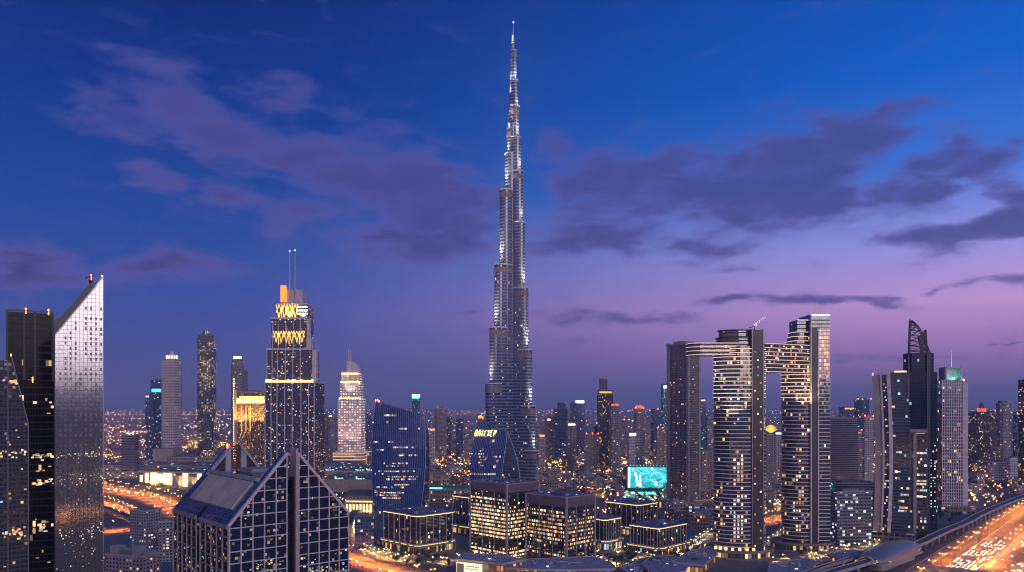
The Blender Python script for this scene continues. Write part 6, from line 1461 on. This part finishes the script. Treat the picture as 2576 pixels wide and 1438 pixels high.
# foreground roofs along the bottom edge
def canopy(label, pts, z, name='canopy_roof', wall=True):
    P = [GP(x, y, z) for x, y in pts]; o = P[0]; t = thing(name, label, 'roof', (o[0], o[1], 0)); Q = [(x-o[0], y-o[1]) for x, y in P]
    if sum(Q[i-1][0]*Q[i][1]-Q[i][0]*Q[i-1][1] for i in range(len(Q))) < 0: Q.reverse()
    b = MB(); b.prism(Q, z-1.4, z, 0, 1, True); b.build('roof_slab', [plain('pale mauve fascia', (.4,.34,.32), .6), plain('mauve ribbed roof', (.34,.31,.33), .7, nscale=.2, noise=.2)], t)
    b = MB(); b.prism(grow(Q, -2.2), 0, z-1.42); b.build('wall', [facade('canopy wall lit', 4, 8, (.22,.17,.14), (.16,.1,.05), .7, .6, .5, .9, warm=(255,175,90), pc=0, seed=121)], t)
    n = len(Q); b = MB()
    for i in range(n):
        p, q = Q[i], Q[(i+1) % n]; b.beam((p[0],p[1],z+.2), (q[0],q[1],z+.2), .6)
    b.build('roof_edge', [plain('roof edge mauve', (.42,.36,.36), .6)], t)
    xs = [p[0] for p in Q]; ys = [p[1] for p in Q]; cx, cy = sum(xs)/n, sum(ys)/n; fx, fy = (max(xs)-min(xs))*.22, (max(ys)-min(ys))*.22
    rooftop(t, cx-fx, cx+fx-4, cy-fy, cy+fy-3, z, 7, int(abs(cx)*7)+n); b = MB()
    k = int((max(xs)-min(xs))/2.4)
    for i in range(k):                                         # standing seams, clipped to the outline
        x = min(xs)+1.2+i*2.4; hit = []
        for q in range(n):
            p0, p1 = Q[q], Q[(q+1) % n]
            if (p0[0]-x)*(p1[0]-x) < 0: hit.append(p0[1]+(p1[1]-p0[1])*(x-p0[0])/(p1[0]-p0[0]))
        if len(hit) >= 2: b.box(x-.12, x+.12, min(hit)+.4, max(hit)-.4, z+.005, z+.2)
    b.build('roof_seams', [plain('roof seam mauve', (.28,.26,.28), .6)], t); return t
canopy('broad flat mauve canopy roof along the bottom edge, right below the brown-topped block', [(1238,1417),(1330,1405),(1497,1398),(1545,1420),(1548,1429),(1400,1432),(1240,1426)], 12)
t = canopy('small flat-roofed kiosk building with a bright poster screen, bottom centre', [(1147,1404),(1166,1392),(1255,1393),(1322,1406),(1262,1417),(1218,1412)], 17)
P = [GP(1148,1405.5,17), GP(1218,1413.5,17)]; a = math.atan2(P[1][1]-P[0][1], P[1][0]-P[0][0])
t = thing('poster_screen', 'bright cream advertising screen on the kiosk building, bottom centre', 'screen', (*P[0], 0), a); L = math.dist(*P)
b = MB(); b.box(1, L*.95, -1.3, -.9, 2, 15.2); b.build('screen_panel', [glow('poster cream light', (255,238,200), 1.25, 'AUTO')], t)
b = MB(); b.box(1.6, L*.3, -1.42, -1.31, 3, 14); b.build('poster_picture', [glow('poster grey light', (120,110,95), .5)], t)
b = MB()
for r_, z in ((9,11.6),(7,9.2),(8,4.4)):
    for i in range(r_): x = L*.36+L*.055*i*9/r_; b.box(x, x+L*.035, -1.42, -1.31, z, z+1.1)
b.build('poster_lettering', [plain('poster dark letters', (.03,.03,.03), .6)], t)
for (lb, pts, z) in (('low dark curved roof with a round drum, between column-fronted block and twin towers', [(1612,1418),(1640,1398),(1700,1396),(1738,1412),(1722,1436),(1650,1442)], 9),('dark angular roof beside the twin tower podium', [(1690,1412),(1735,1385),(1790,1372),(1805,1392),(1770,1420)], 10),
      ('small dark roof right of the flat canopy', [(1560,1428),(1600,1412),(1620,1428),(1600,1450)], 7),('flat roof along the bottom edge right of the twin towers', [(1935,1418),(2030,1402),(2060,1412),(2010,1440),(1930,1445)], 8),('low dark hall with blue-lit roof left of the station', [(2080,1392),(2150,1380),(2175,1392),(2120,1405)], 9)): canopy(lb, pts, z)
def cluster_low(label, xl, xr, ytop, yb, style, rz, ratio, name='apartment_block'):
    Y = GY(yb); return tower(label, xl, xr, ytop, Y, style, rz, ratio, 'rect', name=name, cat='apartment block', pod=False)
FAC['flat'] = dict(cw=3.6, ch=3.2, wall=(.33,.28,.27), glass=(.03,.03,.035), fw=.5, fh=.5, p=.16, s=1.3, warm=(255,215,150), pc=.3)
FAC['flatgrey'] = dict(cw=3.4, ch=3.2, wall=(.26,.25,.27), glass=(.03,.035,.04), fw=.55, fh=.5, p=.14, s=1.3, warm=(255,225,170), pc=.4)
FAC['office'] = dict(cw=3.2, ch=3.8, wall=(.2,.2,.22), glass=(.03,.04,.06), fw=.9, fh=.55, p=.2, s=1.4, warm=(235,240,240), pc=.4)
cluster_low('stacked grey apartment block with cool lit windows below the left traffic roads', 329, 402, 1284, 1392, 'flatgrey', R(-22), .7)
cluster_low('pale grey apartment block tucked against the gabled tower', 398, 446, 1312, 1412, 'flatgrey', R(18), .8)
t = cluster_low('pinkish apartment block with stepped terraces at the bottom left', 268, 398, 1398, 1520, 'flat', R(-20), .55)[0]
b = MB()
for i, (x, y, w, d, h) in enumerate(((-14,-2,9,8,7),(-2,0,8,7,5.5),(9,-3,7,7,8.5),(18,0,8,6,4),(-20,6,6,6,5))): b.box(x-w/2, x+w/2, y-d/2, y+d/2, PZ(1398, GY(1520))+.03, PZ(1398, GY(1520))+h)
b.build('stair_tower', [plain('pink render', (.36,.3,.3), .8)], t)
cluster_low('low office with blue roof lights right of the twin towers', 2090, 2188, 1236, 1372, 'office', R(6), .5, 'office_block')
cluster_low('long low hall right of the twin towers by the orange road', 2088, 2196, 1215, 1330, 'slab', R(-4), .4, 'low_hall')
cluster_low('dark blue rounded glass block inside the looped road', 893, 942, 1298, 1380, 'blue', R(5), .7, 'office_block')

# ------------------------------------------------------------------ low-rise blocks of the middle distance, one thing each
random.seed(5)
protos = []
BL = [('flat','beige low apartment block'),('flatgrey','grey low apartment block'),('warm','amber-lit low block'),('office','low office block with banded windows')]
TAKEN = [(o.location.x, o.location.y, 46 if o.get('category') not in ('street lamp','car') else 9) for o in COL.objects if o.parent is None and 'category' in o.keys()]
def free(x, y, r):
    return all((x-a)**2+(y-c)**2 > (r+q)**2 for a, c, q in TAKEN)
ROADS = [resample(P, 12) for P in (PL1, PL2, PL4, PL5, PCIRC, PC3, PC4, PC5, PC6, PF, PM)]+[[HWY(s, w) for s in range(-60, 900, 12) for w in (-19, 0, 15, 30, 50, 66)], resample(VP, 10)]
for P in ROADS: TAKEN += [(x, y, 15) for x, y in P]
spots_ = []
zones = [((260,470),(1068,1165),'far left beyond the mall roofs'),((810,940),(1090,1168),'around the white floodlit tower'),((1070,1190),(1092,1170),'between the sail towers'),((1345,1690),(1135,1200),'at the foot of the far cluster'),((1700,1790),(1180,1230),'left of the twin towers'),
         ((1925,1970),(1180,1260),'in the gap of the twin towers'),((2090,2195),(1130,1250),'right of the twin towers'),((2440,2576),(1120,1240),'at the far right'),((450,700),(1060,1140),'behind the dark slim tower'),((1345,1560),(1203,1248),'behind the square office blocks'),((1075,1180),(1176,1246),'beside the teal-lit oval hall'),((1690,1800),(1236,1330),'beyond the column-fronted block'),((2095,2195),(1245,1320),'by the orange-lit yard')]
for zi, ((xa, xb), (ya, yb), zn) in enumerate(zones):
    n = 0
    for _ in range(400):
        if n >= (34 if xb-xa > 200 else 16): break
        xd, yd = random.uniform(xa, xb), random.uniform(ya, yb); x, y = GP(xd, yd); r = random.uniform(9, 17)
        if not free(x, y, r): continue
        TAKEN.append((x, y, r)); n += 1; k = random.choice((0,1,2,3,2,0)); st_, nm = BL[k]
        key = 'low %s' % st_
        if key not in KIDS:
            Wd, Dd, Hh = 20, 16, 14
            t = thing('low_block', nm+' '+zn, 'apartment block', (x, y, 0), random.uniform(-.6,.6), '%ss %s' % (nm, zn)); b = MB(); b.box(-10, 10, -8, 8, 0, 14, 0, 1); b.build('block_body', [fac(st_), ROOFM], t)
            b = MB(); b.box(-4, 3, -3, 3, 14.01, 16.5); b.box(-9.6, 9.6, -7.6, -7.2, 14.01, 14.9); b.build('roof_hut', [CONC], t); KIDS[key] = t
        else:
            q = dup(KIDS[key], (x, y, 0), random.uniform(-.6,.6), nm+' '+zn, '%ss %s' % (nm, zn)); f = r/11; q.scale = (f, f*random.uniform(.8,1.2), random.uniform(.6,1.9))
# ------------------------------------------------------------------ trees
leafm = plain('leaf green', (.045,.075,.035), .7, nscale=.8, noise=.35); barkm = plain('bark', (.12,.085,.06), .9); palmm = plain('palm frond green', (.06,.08,.035), .7)
def make_tree(label, loc, group, h=8.0, seed=1):
    rn = random.Random(seed); t = thing('tree', label, 'tree', (*loc, 0), 0, group); b = MB(); b.cone(0, 0, 0, h*.5, .28, .15, 7)
    for k in range(5): a = 6.28*k/5+rn.random(); b.beam((0,0,h*.36+k*.2), (math.cos(a)*h*.24, math.sin(a)*h*.24, h*.66+rn.random()), .13)
    b.build('trunk', [barkm], t); b = MB()
    cl = [(rn.uniform(-1,1)*h*.3, rn.uniform(-1,1)*h*.3, h*rn.uniform(.5,.92), h*rn.uniform(.1,.2)) for _ in range(14)]
    for x, y, z, r in cl:
        for _ in range(46):
            d = Vector((rn.gauss(0,1), rn.gauss(0,1), rn.gauss(0,.8))).normalized()*r*rn.uniform(.5,1.15); c = Vector((x,y,z))+d
            u = Vector((rn.gauss(0,1), rn.gauss(0,1), rn.gauss(0,1))).normalized(); v = u.orthogonal().normalized(); s = h*.035*rn.uniform(.7,1.5); b.face([c-u*s, c+v*s*.6, c+u*s, c-v*s*.6])
    b.build('crown', [leafm], t); return t
def make_palm(label, loc, group, h=9.0):
    rn = random.Random(9); t = thing('palm_tree', label, 'palm tree', (*loc, 0), 0, group); b = MB(); b.cone(0,0,0,h*.5,.28,.2,7); b.cone(0,0,h*.5,h,.2,.17,7); b.build('trunk', [barkm], t); b = MB()
    for k in range(18):
        a = 6.283*k/18+rn.random()*.3; e = rn.uniform(.1,1.1); pr = Vector((0,0,h)); pw_ = .5
        for s in range(1, 6):
            q = Vector((math.cos(a)*s*.62, math.sin(a)*s*.62, h+e*s*.45-.11*s*s)); sd = Vector((-math.sin(a), math.cos(a), 0))*pw_; sd2 = Vector((-math.sin(a), math.cos(a), -.3))*pw_*.8
            b.face([pr-sd, pr+sd, q+sd2, q-sd2]); pr = q; pw_ *= .8
    b.build('crown', [palmm], t); return t
TZ = [((1560,1690),(1226,1262),34,'dark leafy tree in the cyan glow before the media screen'),((1380,1560),(1212,1245),14,'dark leafy tree on the dark ground right of the bright square block'),((1500,1760),(1392,1432),26,'leafy tree among the lanes below the column-fronted block'),
      ((885,1130),(1370,1428),30,'leafy tree around the podium of the low rounded block'),((2300,2470),(1290,1400),22,'leafy tree on the verge under the elevated railway'),((800,860),(1176,1192),10,'dark tree beside the podium of the white floodlit tower'),((2010,2150),(1370,1410),14,'leafy tree behind the station'),((2440,2576),(1205,1240),16,'dark leafy tree on the open ground between the elevated railway and the far avenue'),((2090,2200),(1255,1330),14,'leafy tree in the grounds between twin towers and concave tower')]
tp = [make_tree(TZ[0][3], GP(1620,1240), 'trees: '+TZ[0][3][:40], 9, 3), make_tree(TZ[0][3], GP(1600,1244), 'trees: '+TZ[0][3][:40], 7.5, 4)]; pp = make_palm('palm tree on the verge under the elevated railway', GP(2390,1368), 'palms on the verge')
for (xa, xb), (ya, yb), n, lb in TZ:
    for _ in range(n):
        for q in range(30):
            x, y = GP(random.uniform(xa, xb), random.uniform(ya, yb))
            if all((x-a)**2+(y-c)**2 > (min(r, 9)+2)**2 for a, c, r in TAKEN): break
        else: continue
        TAKEN.append((x,y,3)); dup(random.choice(tp), (x,y,0), random.uniform(0,6), lb, 'trees: '+lb[:40], random.uniform(.8,1.4))
for i in range(14): x, y = HWY(random.uniform(-20, 330), random.uniform(-30,-26)); dup(pp, (x,y,0), random.uniform(0,6), 'palm tree on the verge under the elevated railway', 'palms on the verge', random.uniform(.8,1.1))
# small garden and plaza lamps
pl = make_lamp(4, 'low plaza lamp with a warm round glow among the lanes in the centre', LEDW, 7000, (255,190,105), False, (*GP(1640,1404),0), 160); pl['group'] = 'plaza lamps'
PZs = [((1498,1790),(1376,1425),36,'low plaza lamp with a warm glow among the lanes below the column-fronted block'),((890,1130),(1362,1420),26,'low plaza lamp with a warm glow around the low rounded block'),((1180,1340),(1392,1414),12,'low plaza lamp at the foot of the bright square block'),((1930,2140),(1352,1412),18,'low plaza lamp in the gardens beside the twin towers'),((1555,1690),(1238,1264),26,'low plaza lamp among the trees before the cyan media screen')]
for (xa, xb), (ya, yb), n, lb in PZs:
    for _ in range(n):
        x, y = GP(random.uniform(xa, xb), random.uniform(ya, yb))
        if not all((x-a)**2+(y-c)**2 > (min(r, 5)+1)**2 for a, c, r in TAKEN): continue
        dup(pl, (x,y,0), random.uniform(0,6), lb, 'lamps: '+lb[:50])
# ------------------------------------------------------------------ far city: low roofs and countless lights
random.seed(8); b = MB()
for _ in range(5200):
    Y = 1900*math.exp(random.random()**.8*1.9); x = random.uniform(-.74,.74)*Y
    w, d, h = random.uniform(9,30), random.uniform(9,26), random.choice((5,7,9,12,16,24))*random.uniform(.7,1.3)
    if not free(x, Y, 12) and Y < 2600: continue
    b.box(x-w/2, x+w/2, Y-d/2, Y+d/2, 0, h, random.randrange(3), 3)
stuff(b.build('far_low_roofs', [fac('flat'), fac('grey'), fac('warm'), ROOFM]))
L = MB()
def lights(n, fx, fy, r, m):
    for _ in range(n):
        x, y, z = fx(), fy(), random.uniform(6,14); L.ball(x*y, y, z, r*(abs(y)/6000)**.5*random.uniform(.6,1.3), random.choice(m))
uni = lambda a, c: (lambda: random.uniform(a, c))
def row(yd, dens, m, xa=-.7, xb=.7, jit=.03, r=2.2):
    Y0 = GY(yd); n = int((xb-xa)*dens); tilt = random.uniform(-.05,.05)
    for i in range(n):
        x = xa+(xb-xa)*(i+random.random()*.7)/n; y = Y0*(1+random.gauss(0,jit)+tilt*x); L.ball(x*y, y, 10, r*(y/6000)**.5*random.uniform(.6,1.25), random.choice(m))
row(1023.5,150,[0,2,2],jit=.02,r=2.0); row(1042,260,[0,0,1],-.56,-.32,jit=.03,r=2.6); row(1053,230,[0,1,2],-.56,-.3,jit=.015); row(1040,140,[0,1],-.3,.1); row(1031,200,[0,1,2]); row(1036,130,[1,2]); row(1062,90,[0,1,2]); row(1090,330,[0,0],-.56,-.45,jit=.02,r=2.2); row(1110,260,[0],-.56,-.44,jit=.012)
row(1118,300,[0,0,1],-.42,-.36,jit=.03); row(1150,240,[0,1],.02,.2,jit=.03,r=1.7); row(1165,200,[0,1],.02,.22,jit=.02,r=1.5); row(1172,330,[0,0,1],.03,.18,jit=.015,r=1.6); row(1160,260,[0],-.13,-.05,jit=.03,r=1.8); row(1140,200,[0,0,1],-.12,-.02,jit=.04,r=1.6); row(1148,300,[0],.59,.68,jit=.015,r=2.2); row(1160,200,[0],.6,.7,jit=.03); row(1195,240,[0],.41,.48,jit=.03,r=1.6); row(1180,160,[0,1],.4,.48,jit=.03)
lights(1500, uni(-.72,.72), lambda: 2200*math.exp(random.random()*2.4), 1.5, [0,0,1,2,1]); lights(500, uni(-.56,-.25), lambda: random.uniform(1900,6000), 1.4, [0,1,2]); lights(420, uni(.02,.68), lambda: random.uniform(1500,2600), .5, [0,1,1,2]); lights(160, uni(-.12,-.02), lambda: random.uniform(1500,2300), .5, [0,0,1])
lights(200, uni(-1.3,1.3), lambda: -random.uniform(150,3500), 2.2, [0,1,2]); lights(500, uni(-1.4,1.4), lambda: -random.uniform(380,470), 3.0, [0,0,1]); lights(400, uni(-1.4,1.4), lambda: -random.uniform(900,1000), 3.0, [0,1])
for _ in range(330):                                            # lit streets between the blocks
    y0 = 1130*math.exp(random.random()*1.05); x0 = random.uniform(-.62,.68)*y0; a = random.choice((.2,.2,1.75,-.5))+random.gauss(0,.12); n = random.randint(7,20); m = random.choice((0,0,0,1))
    for i in range(n):
        x, y = x0+math.cos(a)*28*i, y0+math.sin(a)*28*i
        if y > 1100 and free(x, y, 2): L.ball(x, y, 9.5, random.uniform(.45,.8), m)
stuff(L.build('far_city_lights', [glow('far orange light', (255,150,60), 42, 'AUTO'), glow('far warm light', (255,215,150), 38, 'AUTO'), glow('far pink white light', (255,205,225), 30)]))
